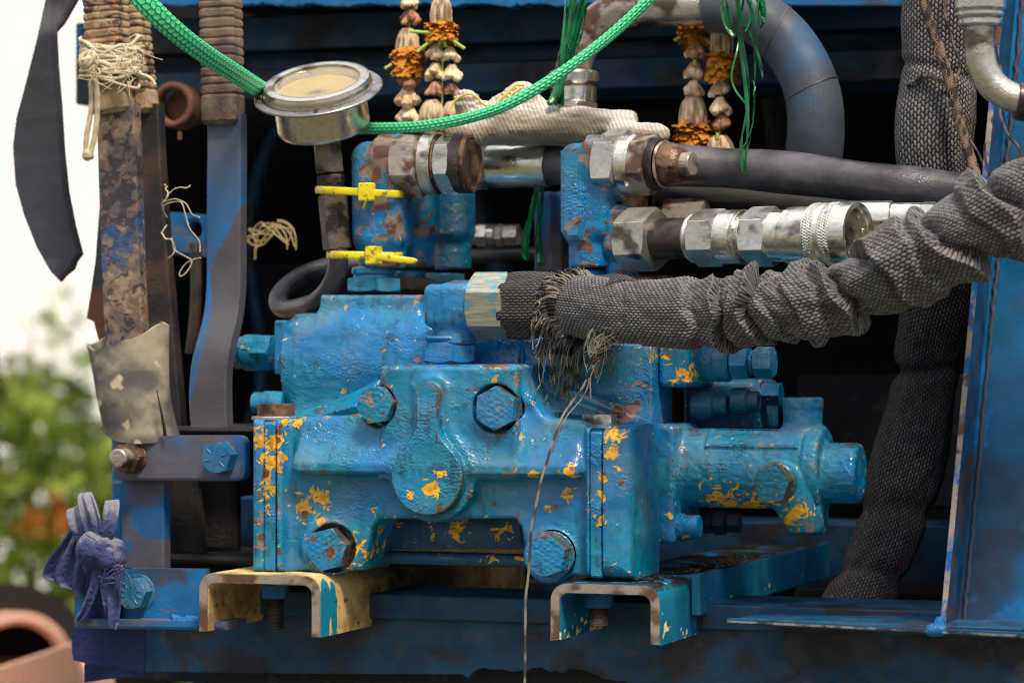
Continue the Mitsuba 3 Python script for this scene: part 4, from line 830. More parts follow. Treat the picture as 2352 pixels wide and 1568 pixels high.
# ------------------------------------------------------------------ pressure gauge
k = thing('pressure_gauge', 'tilted round steel pressure gauge with a clouded yellow fluid face', 'gauge')
pg = at(731, 211, .085); ga = unit([-.128, -.43, .895]); s = sc(pg)
GX, GY, GZ = pg + ga * 18 * s
part(k, 'flange', ring(104 * s, 149 * s, -4 * s, 3 * s, pg, ga, .0006, 80), 'gauge_flange')
part(k, 'case', lathe([(0, -92 * s), (98 * s, -92 * s), (105 * s, -89 * s), (108 * s, -83 * s), (108 * s, -78 * s), (107 * s, -4 * s), (60 * s, -4 * s)], pg, ga, 80), 'gauge_steel', 40)
part(k, 'bezel', lathe([(118 * s, 2 * s), (127 * s, 4 * s), (128 * s, 14 * s), (124 * s, 21 * s), (122 * s, 27 * s), (112 * s, 30 * s), (101 * s, 28 * s), (98 * s, 22 * s), (98 * s, 0 * s), (118 * s, 0 * s), (118 * s, 2 * s)], pg, ga, 90), 'gauge_steel', 40)
part(k, 'dial', lathe([(0, -3 * s), (99 * s, -3 * s), (99 * s, 2 * s), (0, 2 * s)], pg, ga, 60), 'gauge_dial', 30, label='clouded yellow dial with a brown stain')
gl = lathe([(0, 23 * s), (99 * s, 23 * s)], pg, ga, 60); part(k, 'glass', gl, 'glass', True)
R3 = frame(ga)
for deg in (196, 286, 76):
    r = math.radians(deg); q = pg + (R3[0] * math.cos(r) + R3[1] * math.sin(r)) * 136 * s
    part(k, 'screw_hole', rod(6 * s, 3.2 * s, 3.8 * s, q, ga, .05, 16), 'grime_black')
part(k, 'screw', rod(7 * s, 2 * s, 12 * s, pg + (R3[0] * math.cos(3.5) + R3[1] * math.sin(3.5)) * 130 * s, ga, .2, 16), 'steel_brown')
# hose under the gauge
k = thing('gauge_hose', 'thin black hose with a brown crimped end looping under the pressure gauge', 'hose')
p = pg - ga * 90 * s; p = np.array([at(751, 325, .085)[0], at(751, 325, .085)[1], at(751, 325, .085)[2]]); d = unit([.098, 0.0, -1]); L = lambda v: tv(p, d, v)
part(k, 'neck', rod(31 * s, -.012, L(352), p, d, .1), 'stem_brown')
part(k, 'hex_nut', hexa(36 * s, L(346), L(398), p, d, 8), 'stem_brown', 30)
part(k, 'hex_nut', join(rod(30 * s, L(396), L(404), p, d), hexa(33 * s, L(402), L(424), p, d, 20)), 'stem_brown', 30)
part(k, 'ferrule', hexa(30 * s, L(422), L(450), p, d, 0, n=8), 'stem_brown', 30)
part(k, 'ferrule', (lambda m: m)(hexa(34 * s, L(448), L(572), p, d, 10, n=8, ch=.2)), 'stem_brown', 30)
hp = [p + d * L(560)] + [at(u, v, b) for u, v, b in ((777, 600, .085), (768, 640, .088), (738, 684, .098), (692, 706, .118), (650, 708, .135), (640, 684, .15), (672, 648, .165), (726, 620, .18), (800, 606, .19), (870, 612, .2))]
part(k, 'hose', tube(spline(hp, 90), 23 * s, 18)[:2], 'rubber', 60)

# ------------------------------------------------------------------ yellow cable ties round the elbow and the gauge hose
def cable_tie(label, v, u0, u1, uh, tail, bz, tilt):
    k = thing('cable_tie', label, 'cable tie', 'yellow cable ties')
    bf = bz; pts = [at(u, v + tilt * t, b) for u, t, b in ((u0 + 2, 0, bf + .001), (u0 + 22, .1, bf - .0065), (u0 + 60, .3, bf - .006), ((u0 + u1) / 2, .5, bf - .0035), (u1 - 30, .9, bf - .001), (u1, 1, bf + .006), (u1 + 2, 1, bf + .022), (u1 - 50, .8, bf + .037), ((u0 + u1) / 2, .5, bf + .038), (u0 + 30, .1, bf + .03), (u0 - 4, 0, bf + .014))]
    q = np.array(pts + pts[:1]); t = np.linspace(0, 1, 120)
    cs = CubicSpline(np.linspace(0, 1, len(q)), q, bc_type='periodic')(t)
    part(k, 'strap', tube(cs, .0016, 12, cap=False, up=(0, 0, 1), flat=np.tile([[.0026, .0007]], (120, 1)))[:2], 'tie_yellow', 60)
    h = at(uh, v + tilt * .5, bf - .0035)
    hd = [h + E1 * x + E2 * y + EZ * z for x in (-.0042, .0042) for y in (-.0022, .003) for z in (-.0052, .0052)]
    sp = m3.Manifold.sphere(.0011, 10); kk = part(k, 'lock_head', m3.Manifold.batch_hull([sp.translate(list(x)) for x in hd]), 'tie_yellow', 30)
    tl = spline(tail, 24); part(k, 'tail', tube(tl, .0016, 10, up=(0, 0, 1), flat=np.stack([np.linspace(.0025, .0023, 24) * np.r_[np.ones(20), .95, .85, .7, .4], np.full(24, .0008)], 1))[:2], 'tie_yellow', 60)
cable_tie('upper yellow cable tie, its short end turned down', 436, 731, 918, 842, [at(843, 446, .068), at(842, 458, .064), at(838, 470, .066), at(834, 480, .066)], .078, 10)
cable_tie('lower yellow cable tie, its long end pointing right', 585, 757, 915, 858, [at(866, 590, .070), at(900, 594, .070), at(935, 598, .074), at(958, 599, .078)], .079, 3)

# a fitting's hex that shows just above the coupler row, and a dry leaf tip lodged by the front elbow
k = thing('hex_fitting', 'dull brown hex fitting just showing behind the dark stub of the quick coupler', 'pipe fitting')
p = at(1530, 505, .135); part(k, 'hex_nut', hexa(52 * PX, 0, tu(p, E1, 1622), p, E1, 24), 'steel_rusty', 30); part(k, 'stub', rod(34 * PX, -.03, 0, p, E1, .05), 'steel_dark')
q = at(948, 826, .045); v = np.array([q, q + E1 * .0045 + EZ * .002, q + E1 * .0062 - EZ * .0012, q + E1 * .003 - EZ * .002]); solo('dry_leaf', (np.vstack([v, v + E2 * .0004]), np.array([[0, 3, 2, 1], [4, 5, 6, 7], [0, 1, 5, 4], [1, 2, 6, 5], [2, 3, 7, 6], [3, 0, 4, 7]])), 'leaf_dry', 'tiny pink dry leaf tip caught beside the squat front elbow', 'leaf')
# ------------------------------------------------------------------ the sleeved hose in front
k = thing('sleeved_hose', 'grey braided fabric sleeve bunched over the thick hose in front of the valve', 'hose')
p = at(1084, 702, .04); d = E1
part(k, 'union_nut', hexa(80 * PX, tu(p, d, 1090), tu(p, d, 1174), p, d, 38, ch=.15), 'zinc_blue', 30)
part(k, 'collar', rod(62 * PX, tu(p, d, 1083), tu(p, d, 1092), p, d, .1), 'steel_dark')
hs = [p + d * tu(p, d, 1172), p + d * tu(p, d, 1250), p + d * tu(p, d, 1340)]
path = [(1340, 706, None), (1440, 716, -.022), (1560, 722, -.052), (1680, 716, -.075), (1800, 704, -.094), (1900, 690, -.108), (2000, 650, -.120), (2100, 596, -.132), (2200, 545, -.142), (2300, 500, -.152), (2400, 455, -.162), (2500, 400, -.172), (2660, 330, -.18), (2820, 280, -.18)]
pts = [p + d * tu(p, d, 1310)] + [W(u, v, y) for u, v, y in path[1:]]
# inner, darker sleeve close to the nut
q = spline([hs[0], hs[1], hs[2], W(1440, 716, -.022)], 150)
uu = np.linspace(0, 1, 150)
part(k, 'inner_sleeve', tube(q, 74 * PX, 96, up=(0, 1, 0), fn=lambda S, A: .0014 * np.cos(6 * (A - .5)) * np.clip(1 - S / .03, 0, 1) - .002 * np.clip(1 - S / .02, 0, 1) * 0 + .0012 * np.sin(S * 90 + 2 * np.cos(A)) - .0025 * np.exp(-((S - .03) / .012) ** 2) * np.maximum(0, np.cos(A - 3.9))), 'sleeve_inner')
# outer sleeve: folds and woven stitches are real relief
N, n = 1040, 380
q = spline(pts, N); s = np.r_[0, np.cumsum(np.linalg.norm(np.diff(q, axis=0), axis=1))]
uc = q[:, 0] * F / (D + q[:, 1]) + 1176
rad = np.interp(uc, [1310, 1350, 1420, 1520, 1600, 1660, 1760, 1840, 1900, 1960, 2040, 2120, 2200, 2260, 2320, 2400, 2500], [70, 74, 73, 76, 79, 79, 83, 85, 82, 80, 90, 90, 94, 100, 104, 102, 102]) * (D + q[:, 1]) / F
# creases: column where each one meets the axis, depth, width, lean, bulge after
CR = [(1480, .0010, 12, .2), (1606, .0028, 16, .3), (1672, .0060, 6, .35), (1696, .0032, 5, .2), (1742, .0072, 6, .5), (1800, .0022, 10, .3), (1842, .0036, 8, .5), (1888, .0030, 13, .35), (1938, .0090, 8, .8), (2030, .0064, 11, 1.3), (2108, .0030, 12, .9), (2182, .0080, 12, 1.2), (2262, .0030, 12, .8), (2312, .0080, 10, .7)]
sa = [(np.interp(u, uc, s), dp, w * PX, ln) for u, dp, w, ln in CR]
def folds(S, A):
    o = np.zeros_like(S); front = np.cos(A - np.pi)              # the camera's side
    for i, (s0, dp, w, ln) in enumerate(sa):
        ph = A - np.pi + .5 * math.sin(i * 2.1)
        x = S - s0 - ln * .011 * np.sin(ph + .4) - .004 * np.sin(2 * A + i) - .0018 * np.sin(5 * A + 1.7 * i)
        gate = .45 + .55 * np.clip(.5 + .8 * np.cos(ph - .35 * math.sin(i * 1.3)), 0, 1)
        # a tuck: the cloth swells up to the crease, drops under the next fold and recovers
        sg = 1 if i % 3 else -1; x = x * sg; dp = dp * 1.75; th_ = .5 + .5 * np.tanh(x / (.5 * w))
        o += gate * dp * ((1 - th_) * .75 * np.exp(np.minimum(x, 0) / (3.2 * w)) - th_ * np.exp(-np.maximum(x, 0) / (1.6 * w)))
    P3 = np.stack([S * 34, np.cos(A) * 1.3, np.sin(A) * 1.3], -1); am = np.interp(S, [0, sa[1][0], sa[2][0], s[-1]], [.25, .45, 1, 1]); o += am * .0100 * (meshkit.fbm(P3, 3, 4) - .5)
    P4 = np.stack([S * 60 + 2.0 * np.sin(A), np.cos(A) * 1.6, np.sin(A) * 1.6], -1)
    return o + am * .0048 * (meshkit.fbm(P4, 2, 9) - .5)
def stitch(S, A):
    y = A * rad.mean(); lx, ly = .0036, .0019
    j = np.floor(y / ly); fy = y / ly - j - .5; odd = j % 2; fx = S / lx + .5 * odd + (odd * 2 - 1) * fy * .35; fx = fx - np.floor(fx) - .5
    return .0008 * np.sqrt(np.maximum(0, 1 - (fx * 2.1) ** 2 - (fy * 2.15) ** 2))
def outer(S, A): return folds(S, A) + stitch(S, A) - .0005
v, f, uv = tube(q, rad, n, cap=True, up=(0, 1, 0), fn=outer)
a_ = np.linspace(0, 2 * np.pi, n + 1); uv[:, 1] = np.r_[np.tile(a_ * rad.mean(), N), 0, 0]
part(k, 'outer_sleeve', (v, f, uv), 'sleeve')
# frayed start of the outer sleeve: loose yarns, combed forwards and falling at the lower side
g = np.random.default_rng(3)
ms, big = [], []
tx = unit(q[3] - q[0]); fx = np.cross(tx, [0, 1, 0]); fx = unit(fx); fy = np.array([0, 1.0, 0]) - tx * tx[1]; fy = unit(fy)
for i in range(170):
    a = g.uniform(1.2, 5.4); r = rad[14] + .0008 + g.uniform(-.0008, .0012)
    o = fy * math.cos(a) + np.cross(tx, fy) * math.sin(a); base = q[14] + tx * g.uniform(-.001, .010) + o * r
    low = max(0.0, -o[2]); ln = g.uniform(.007, .016) * (1 + .5 * low * (o[1] < .4)); up = max(0, o[2])
    d1 = -tx * g.uniform(.7, 1.1) + o * g.uniform(.15, .55); drop = np.array([0, -.12, -1.0]) * (.45 + .9 * low) * (1 - .55 * up)
    pts4 = [base + tx * .003 - o * .001, base + o * .0008, base + d1 * ln * .45 + drop * ln * .16, base + d1 * ln * .75 + drop * ln * .65 + g.normal(0, .0012, 3), base + d1 * ln * .85 + drop * ln * 1.25 + g.normal(0, .002, 3)]
    ms.append(tube(spline(pts4, 12), np.linspace(.0007, .0004, 12), 6)[:2])
part(k, 'frayed_yarns', join(*ms), 'fray', 60, kind='stuff')
# the long tassel that hangs under the fraying
tb = at(1372, 770, -.012) ; ms = []
for i in range(70):
    x0 = g.normal(0, .0036); y0 = g.normal(0, .003); L = g.uniform(.010, .027); top = W(1384 + x0 / PX, 768 + g.uniform(-14, 14), -.024 + y0)
    wv = g.normal(0, .0022, 3); end = W(1366 + x0 * .5 / PX, 0, -.027) * [1, 1, 0] + [0, 0, top[2] - L]
    ms.append(tube(spline([top, top * .62 + end * .38 + wv, end + g.normal(0, .0015, 3)], 10), np.linspace(.0006, .0003, 10), 5)[:2])
for i in range(6):
    c0 = W(g.uniform(1370, 1400), g.uniform(770, 810), -.040); ms.append(tube(spline([c0 + g.normal(0, .004, 3) * [1, .4, 1] for _ in range(5)], 24), .00013, 5)[:2])
part(k, 'tassel', join(*ms), 'fray', 60, kind='stuff')
ms = [wire([W(1392, 792, -.03), W(1410, 788, -.034), W(1430, 784, -.034), W(1418, 800, -.034), W(1410, 818, -.034), W(1405, 850, -.033)], .00035, 6), wire([W(1432, 786, -.034), W(1428, 800, -.034), W(1414, 808, -.034)], .0003, 6)]
part(k, 'loose_yarn', join(*[m[:2] for m in ms]), 'fray', 60)
# thin cord hanging from the fraying across the valve
th = [W(1346, 872, -.036), W(1330, 905, -.037), W(1296, 950, -.0405), W(1272, 1010, -.046), W(1248, 1085, -.050), W(1232, 1160, -.050), W(1218, 1250, -.050), W(1208, 1370, -.050), W(1206, 1480, -.050), W(1203, 1600, -.050)]
th2 = [W(1352, 868, -.036), W(1348, 900, -.037), W(1310, 946, -.0405), W(1290, 980, -.044), W(1268, 1040, -.048)]
solo('hanging_cord', join(wire(th, .0009, 8, 90, .0003, 1)[:2], wire(th2, .0005, 6, 40, .0003, 2)[:2], wire([W(1356, 866, -.036), W(1356, 900, -.036), W(1357, 918, -.036)], .0006, 6)[:2]), 'cord_grey', 'thin grey cord hanging down from the frayed sleeve across the valve cover', 'cord', smooth=60)

# ------------------------------------------------------------------ black hoses behind
k = thing('hydraulic_hose', 'thick plain black rubber hose running right from behind the welded cap', 'hose')
part(k, 'rubber', tube(spline([W(u, v, y) for u, v, y in ((1440, 372, .10), (1600, 382, .095), (1800, 396, .08), (2000, 420, .06), (2160, 440, .05), (2300, 462, .04), (2480, 500, .03), (2700, 560, .02))], 120), 48 * (D + .08) / F, 30, fn=lambda S, A: .0006 * np.sin(S * 70) + .0010 * (meshkit.fbm(np.stack([S * 40, np.cos(A), np.sin(A)], -1), 3) - .5))[:2], 'rubber', 80)
k = thing('hydraulic_hose', 'dark greasy hose in shadow under the thick black rubber hose', 'hose')
part(k, 'rubber', tube(spline([W(u, v, y) for u, v, y in ((1500, 452, .13), (1700, 455, .13), (1850, 470, .13), (2050, 500, .13), (2350, 560, .12), (2600, 610, .11))], 60), 30 * PX, 18)[:2], 'grime_black', 80)
k = thing('hydraulic_hose', 'black hose crossing in front of the right post below the sleeve', 'hose')
part(k, 'rubber', tube(spline([W(u, v, y) for u, v, y in ((2060, 560, .10), (2180, 600, .03), (2300, 632, -.02), (2450, 670, -.06), (2650, 720, -.09))], 60), 34 * PX, 18)[:2], 'grime_black', 80)
# ------------------------------------------------------------------ sleeved hoses behind
def sleeve(label, pts, R, mt, n=90, N=260, wr=.002, seed=1, creases=()):
    k = thing('sleeved_hose', label, 'hose'); q = spline(pts, N); rr = np.interp(np.linspace(0, 1, N), np.linspace(0, 1, len(R)), R) * PX
    s = np.r_[0, np.cumsum(np.linalg.norm(np.diff(q, axis=0), axis=1))]
    def fn(S, A):
        o = wr * 2 * (meshkit.fbm(np.stack([S * 26 + np.sin(A), np.cos(A) * 1.2, np.sin(A) * 1.2], -1), 3, seed) - .5)
        for f_, dp, w in creases: o -= dp * np.exp(-((S - f_ * s[-1] - .006 * np.sin(A + seed)) / w) ** 2)
        return o
    v, f, uv = tube(q, rr, n, cap=True, up=(0, 1, 0), fn=fn); part(k, 'sleeve', (v, f, uv), mt); return k
sleeve('dark fabric sleeved hose hanging down behind the bunched sleeve to the lower right ledge', [W(u, v, y) for u, v, y in ((2190, 600, .10), (2150, 720, .12), (2128, 840, .135), (2112, 960, .14), (2075, 1100, .14), (2035, 1230, .135), (1995, 1330, .13), (1955, 1430, .12), (1915, 1520, .11))], [96, 98, 84, 78, 88, 88, 84, 80, 96, 96], 'sleeve_dark', seed=3, wr=.003, creases=((.27, .006, .006), (.62, .003, .008), (.78, .003, .006)))
SL2 = sleeve('grey fabric sleeved hose hanging at the upper right with a cord down its side', [W(u, v, y) for u, v, y in ((2168, -80, .11), (2160, 60, .11), (2156, 180, .11), (2146, 300, .105), (2150, 400, .105), (2190, 500, .11))], [92, 92, 90, 96, 88, 80], 'sleeve_back', seed=6, creases=((.42, .002, .004),))
g = np.random.default_rng(12)
part(SL2, 'seam', tube(spline([W(u, v, y) for u, v, y in ((2085, 196, .092), (2105, 184, .085), (2130, 175, .079), (2155, 182, .077), (2178, 200, .079))], 60) + g.normal(0, .0006, (60, 3)), .0016, 8)[:2], 'cord_braid', 60)
k = thing('braided_cord', 'frayed brown braided cord running down beside the upper right sleeve', 'cord')
def braid(pts, R, N=150, turns=40, r=None):
    q = spline(pts, N); t = np.gradient(q, axis=0); t /= np.linalg.norm(t, axis=1, keepdims=True); x = np.cross(t, [0, 1, 0]); x /= np.linalg.norm(x, axis=1, keepdims=True); y = np.cross(t, x); a = np.linspace(0, turns * 2 * np.pi, N)[:, None]
    return join(*[tube(q + R * (np.cos(a + ph) * x + np.sin(a + ph) * y), r or R * .95, 7)[:2] for ph in (0, 2.09, 4.19)])
part(k, 'braid', braid([W(2120, -40, .075), W(2132, 40, .07), W(2170, 150, .068), (W(2196, 250, .065)), W(2222, 340, .06), W(2244, 410, .05)], .0019, 220, 26), 'cord_braid', 60)
ms = [wire([W(2178, -30, .075), W(2186, 90, .075), W(2200, 160, .075), W(2190, 210, .07), W(2215, 290, .065), W(2250, 365, .06), W(2270, 415, .05)], .0010, 6, 70, .0006, 4)[:2]]
for i in range(26): 
    t = g.uniform(0, 1); u, v = 2140 + 104 * t, 60 + 350 * t; ms.append(wire([W(u, v, .064), W(u + g.normal(0, 8), v + g.uniform(5, 20), .06), W(u + g.normal(0, 14), v + g.uniform(15, 45), .06)], .0003, 5, 10)[:2])
part(k, 'loose_strands', join(*ms), 'cord_braid', 60, kind='stuff')
solo('loose_cord', join(wire([W(2276, 80, -.11), W(2290, 120, -.11), W(2300, 200, -.11), W(2304, 290, -.11), W(2330, 330, -.11), W(2346, 400, -.11)], .0009, 6, 60, .0006, 8)[:2], wire([W(2262, 330, -.11), W(2264, 370, -.11), W(2282, 424, -.11)], .0009, 6, 30)[:2]), 'cord_braid', 'thin dark cord dangling in front of the upper part of the right post', 'cord', smooth=60)

# ------------------------------------------------------------------ metal pipes
k = thing('steel_pipe', 'grey steel pipe elbow with rust spots coming down at the upper right corner', 'pipe')
part(k, 'bend', tube(spline([W(u, v, -.14) for u, v in ((2252, 40), (2250, 95), (2254, 140), (2272, 185), (2306, 216), (2350, 232), (2420, 244))], 60), 35 * PX * .93, 28)[:2], 'zinc_worn', 80)
for v0, v1, R in ((-30, 22, 58), (24, 40, 54), (42, 60, 50)):
    p = W(2252, v0, -.14); R *= .93; part(k, 'collar', rod(R * PX, 0, (v1 - v0) * PX, p, -EZ, .1), 'zinc_worn')
p = W(2334, 232, -.14); part(k, 'collar', rod(41 * PX, 0, .012, p, unit([1, 0, -.15]), .06), 'steel_dark')
k = thing('return_hose', 'wide grey blue curved hose arching through the top right of the bay', 'hose')
part(k, 'bend', tube(spline([W(u, v, y) for u, v, y in ((1620, 16, .16), (1690, 22, .155), (1770, 62, .15), (1830, 130, .145), (1866, 215, .14), (1874, 300, .14), (1862, 390, .15), (1830, 470, .17))], 90), np.linspace(58, 65, 90) * PX * 1.12, 36)[:2], 'rubber_grey', 80)
for i, (t, tl) in enumerate(((.30, .5), (.55, .3), (.78, -.3))):
    qq = spline([W(u, v, y) for u, v, y in ((1620, 16, .16), (1690, 22, .155), (1770, 62, .15), (1830, 130, .145), (1866, 215, .14), (1874, 300, .14), (1862, 390, .15), (1830, 470, .17))], 90)
    c, tg = qq[int(t * 89)], unit(qq[int(t * 89) + 1] - qq[int(t * 89) - 1]); R_q = np.interp(t, [0, 1], [58, 65]) * PX * 1.12; fr_ = frame(tg, np.array([0, 1.0, 0])); a = np.linspace(0, 2 * np.pi, 50)
    part(k, 'wrap_seam', tube(np.stack([c + fr_[0] * math.cos(x) * R_q + fr_[1] * math.sin(x) * R_q + tg * tl * .012 * math.cos(x) for x in a]), .0006, 6, cap=False)[:2], 'rubber', 60)
k = thing('steel_pipe', 'bent grey steel pipe with a stepped collar behind the work glove', 'pipe')
part(k, 'bend', tube(spline([W(u, v, y) for u, v, y in ((1640, 8, .16), (1560, 10, .16), (1470, 14, .165), (1390, 40, .175), (1340, 95, .18), (1318, 150, .18), (1312, 200, .18))], 70), np.linspace(46, 40, 70) * PX * 1.1, 30)[:2], 'steel_rusty', 80)
p = W(1560, 10, .16); part(k, 'joint', join(rod(50 * PX * 1.1, -.03, .02, p, unit([1, 0, .02]), .05)), 'zinc_worn')
for v0, v1, R, kind in ((163, 195, 58, 0), (196, 238, 52, 0), (236, 262, 58, 1)):
    p = W(1318, v0, .18); R *= PX * 1.1; L = (v1 - v0) * PX * 1.12
    part(k, 'collar', hexa(R, 0, L, p, -EZ, 4) if kind else rod(R, 0, L, p, -EZ, .12), 'zinc_worn' if v0 < 170 else 'zinc', 30)
# ------------------------------------------------------------------ the left side: levers, linkage, bracket
def bar(pts, w, th, bev=.0012, N=80):
    "flat bar swept along (u, v, b, half width) points, thickness th behind its face"
    q = spline([np.r_[at(u, v, b), hw * PX] for u, v, b, hw in pts], N); c, hw = q[:, :3], q[:, 3]
    t = np.gradient(c, axis=0); t /= np.linalg.norm(t, axis=1, keepdims=True); x = E1 - t * (t @ E1)[:, None]; x /= np.linalg.norm(x, axis=1, keepdims=True); y = np.cross(t, x); y *= np.sign((y @ E2))[:, None]
    h = hw[:, None]; prof = [(-h + bev, 0), (h - bev, 0), (h, bev), (h, th - bev), (h - bev, th), (-h + bev, th), (-h, th - bev), (-h, bev)]
    rings = np.stack([c + a * x + (b * y) for a, b in prof], 1); m = 8; v = rings.reshape(-1, 3)
    i, j = np.meshgrid(np.arange(N - 1), np.arange(m), indexing='ij'); f = np.stack([i * m + j, i * m + (j + 1) % m, (i + 1) * m + (j + 1) % m, (i + 1) * m + j], -1).reshape(-1, 4)
    f = np.vstack([tri(f), [[0, k + 1, k] for k in range(1, m - 1)], [[(N - 1) * m, (N - 1) * m + k, (N - 1) * m + k + 1] for k in range(1, m - 1)]])
    tm = trimesh.Trimesh(v, f, process=False); trimesh.repair.fix_normals(tm); return np.array(tm.vertices), np.array(tm.faces)
def grip(pts, half, depth, pitch, v_smooth, seed, N=300):
    q = spline([at(u, v, b) for u, v, b in pts], N); g = np.random.default_rng(seed); s = np.r_[0, np.cumsum(np.linalg.norm(np.diff(q, axis=0), axis=1))]
    ends = s[-1] - np.cumsum(np.r_[v_smooth * PX, np.full(40, pitch * PX) * g.uniform(.88, 1.12, 40)])
    def fn(S, A):
        o = np.zeros_like(S)
        for k, e in enumerate(ends): o -= .0013 * np.exp(-((S - e - .0008 * math.sin(k * 1.7) * np.cos(A)) / .0009) ** 2)
        o += .0006 * (meshkit.fbm(np.stack([S * 150, np.cos(A) * 4, np.sin(A) * 4], -1), 3, seed) - .5)
        sq = .0022 * np.cos(4 * A) * -1; return o + sq - .003 * np.clip((S - s[-1] + .003) / .003, 0, 1)
    return tube(q, half * PX, 56, up=tuple(E2), fn=fn, flat=np.tile([[depth * PX, half * PX]], (N, 1)))[:2]
L1 = thing('control_lever', 'front left lever with a ribbed rusty grip, white twine and a grey rubber boot', 'lever')
part(L1, 'bar', bar([(263, 235, .036, 51), (266, 330, .036, 52), (272, 520, .036, 52), (283, 760, .036, 52), (292, 860, .036, 52), (296, 1010, .04, 50)], 0, .012), 'lever_rust', 30)
part(L1, 'grip', grip([(243, -60, .041), (245, 60, .041), (252, 160, .041), (262, 262, .041)], 55, 42, 20, 66, 1), 'grip_rust', 60)
L1b = thing('control_lever', 'dark rusty lever just behind the front left lever, half hidden by it', 'lever')
part(L1b, 'bar', bar([(328, 240, .085, 42), (336, 400, .085, 40), (352, 620, .085, 40), (372, 860, .085, 40), (384, 1000, .085, 40)], 0, .012), 'lever_brown', 30)
part(L1b, 'grip', grip([(296, -60, .088), (302, 60, .088), (312, 170, .088), (322, 264, .088)], 46, 38, 20, 60, 2), 'grip_rust', 60)
L2 = thing('control_lever', 'right hand lever with a ribbed brown grip and a cranked dark blue bar', 'lever')
part(L2, 'bar', bar([(513, 262, .060, 45), (513, 400, .060, 46), (512, 560, .060, 46), (510, 680, .059, 46), (502, 735, .055, 46), (486, 800, .048, 47), (477, 860, .046, 49), (479, 985, .046, 49)], 0, .012), 'lever_dark', 30)
part(L2, 'grip', grip([(506, -60, .064), (508, 60, .064), (511, 180, .064), (513, 288, .064)], 51, 42, 24, 74, 3), 'grip_rust_dark', 60)
# rubber boot over the foot of the front lever
def boot():
    n, m = 96, 40; A = np.linspace(0, 2 * np.pi, n, endpoint=False); V_ = []
    for inner in (0, 1):
        for i in range(m):
            s = i / (m - 1); row = []
            for a in A:
                fr = -np.sin(a)                                           # +1 on the camera's side
                top = 768 - 22 * np.cos(a) + (24 * fr * (1 - .8 * max(0, np.cos(a))) if fr > 0 else 14 * fr) + 5 * np.sin(5 * a)
                bot = 992 + 6 * np.cos(a) + 24 * max(0, fr) * 1.0
                v = top + (bot - top) * s; cu = 293 + 14 * s + 20 * s * s; hw = 91 - 14 * math.sin(s * 2.2) + 2 * s; hd = 62 + 4 * math.sin(3 * s)
                k = 1 - (8 / hw if inner else 0); bul = 1 + .02 * math.sin(3 * a + 5 * s) + .03 * (meshkit.noise(np.array([s * 3, math.cos(a) * 1.4, math.sin(a) * 1.4])) - .5) * 2
                row.append(at(cu + hw * k * bul * np.cos(a), v, .035) + E2 * (np.sin(a) * hd * k * bul * PX))
            V_.append(row)
    V_ = np.array(V_).reshape(2 * m, n, 3); v = V_.reshape(-1, 3); F_ = []
    idx = lambda l, i: (l * m + i) * n + np.arange(n); nx = lambda x: np.roll(x, -1)
    for i in range(m - 1): a, b = idx(0, i), idx(0, i + 1); F_.append(np.stack([a, nx(a), nx(b), b], 1)); a, b = idx(1, i), idx(1, i + 1); F_.append(np.stack([a, b, nx(b), nx(a)], 1))
    a, b = idx(0, 0), idx(1, 0); F_.append(np.stack([a, b, nx(b), nx(a)], 1)); a, b = idx(0, m - 1), idx(1, m - 1); F_.append(np.stack([a, nx(a), nx(b), b], 1))
    return v, np.vstack(F_)[:, ::-1]
bv, bf = boot(); tm = trimesh.Trimesh(bv, tri(bf), process=False); 
if tm.volume < 0: tm.invert()
B = thing('rubber_boot', 'dusty grey rubber sleeve with a crack, slipped over the foot of the front lever', 'rubber boot')
part(B, 'sleeve', (np.array(tm.vertices), np.array(tm.faces)), 'boot_rubber', 50)
part(B, 'crack', tube(spline([at(u, v, .0145 + x) for u, v, x in ((379, 1000, .0035), (375, 970, .002), (369, 940, .0012), (364, 915, .0009), (360, 895, .001))], 30), np.linspace(.0013, .0003, 30), 8)[:2], 'grime_black', 60)
# linkage
K = thing('lever_linkage', 'dark steel linkage plate on uprights and bars at the foot of the levers', 'linkage')
def rr(u0, v0, u1, v1, r): return [(x + r * math.cos(t), y + r * math.sin(t)) for x, y, s in ((u1 - r, v1 - r, 0), (u0 + r, v1 - r, 1), (u0 + r, v0 + r, 2), (u1 - r, v0 + r, 3)) for t in np.linspace(s * math.pi / 2, (s + 1) * math.pi / 2, 7)]
part(K, 'plate', prism(rr(258, 1000, 560, 1104, 20), .022, .034, .002), 'linkage_dark')
p = at(304, 1050, .022)
n1 = part(K, 'nut', join(hexa(38 * PX, .0, .010, p, -E2, 5), rod(40 * PX, 0, .002, p, -E2, .05)), 'steel_brown', 30); part(n1, 'stud', join(rod(23 * PX, 0, .022, p, -E2, .08), ring(12 * PX, 23 * PX, .020, .0224, p, -E2)), 'steel_rusty')
p = at(512, 1050, .022); b1_ = part(K, 'bolt', hexa(41 * PX, 0, .012, p, -E2, 12, both=False), 'bolt_teal', 30)
def radial_marks(par, p, d, R, n, mt, z):
    fr = frame(d); ms = []
    for i in range(n):
        a = i * 2 * math.pi / n + .3; o = fr[0] * math.cos(a) + fr[1] * math.sin(a); ms.append(tube(np.array([p + d * z + o * R * .5, p + d * z + o * R * .9]), .0007, 8)[:2])
    part(par, 'grade_mark', join(*ms), mt, 60)
radial_marks(b1_, p, -E2, 33 * PX, 6, 'bolt_teal', .012)
part(K, 'upright', pbox(278, 1100, 376, 1310, .034, .046, .0015), 'linkage_dark')
part(K, 'dark_bar', prism([(378, 1090), (447, 1090), (466, 1275), (384, 1278)], .060, .072, .003), 'grime_black')
part(K, 'dark_bar', prism([(450, 1090), (540, 1090), (542, 1265), (462, 1265)], .080, .092, .003), 'grime_black')
part(K, 'ledge', pbox(398, 978, 600, 1000, .045, .12, .003), 'grime_black')
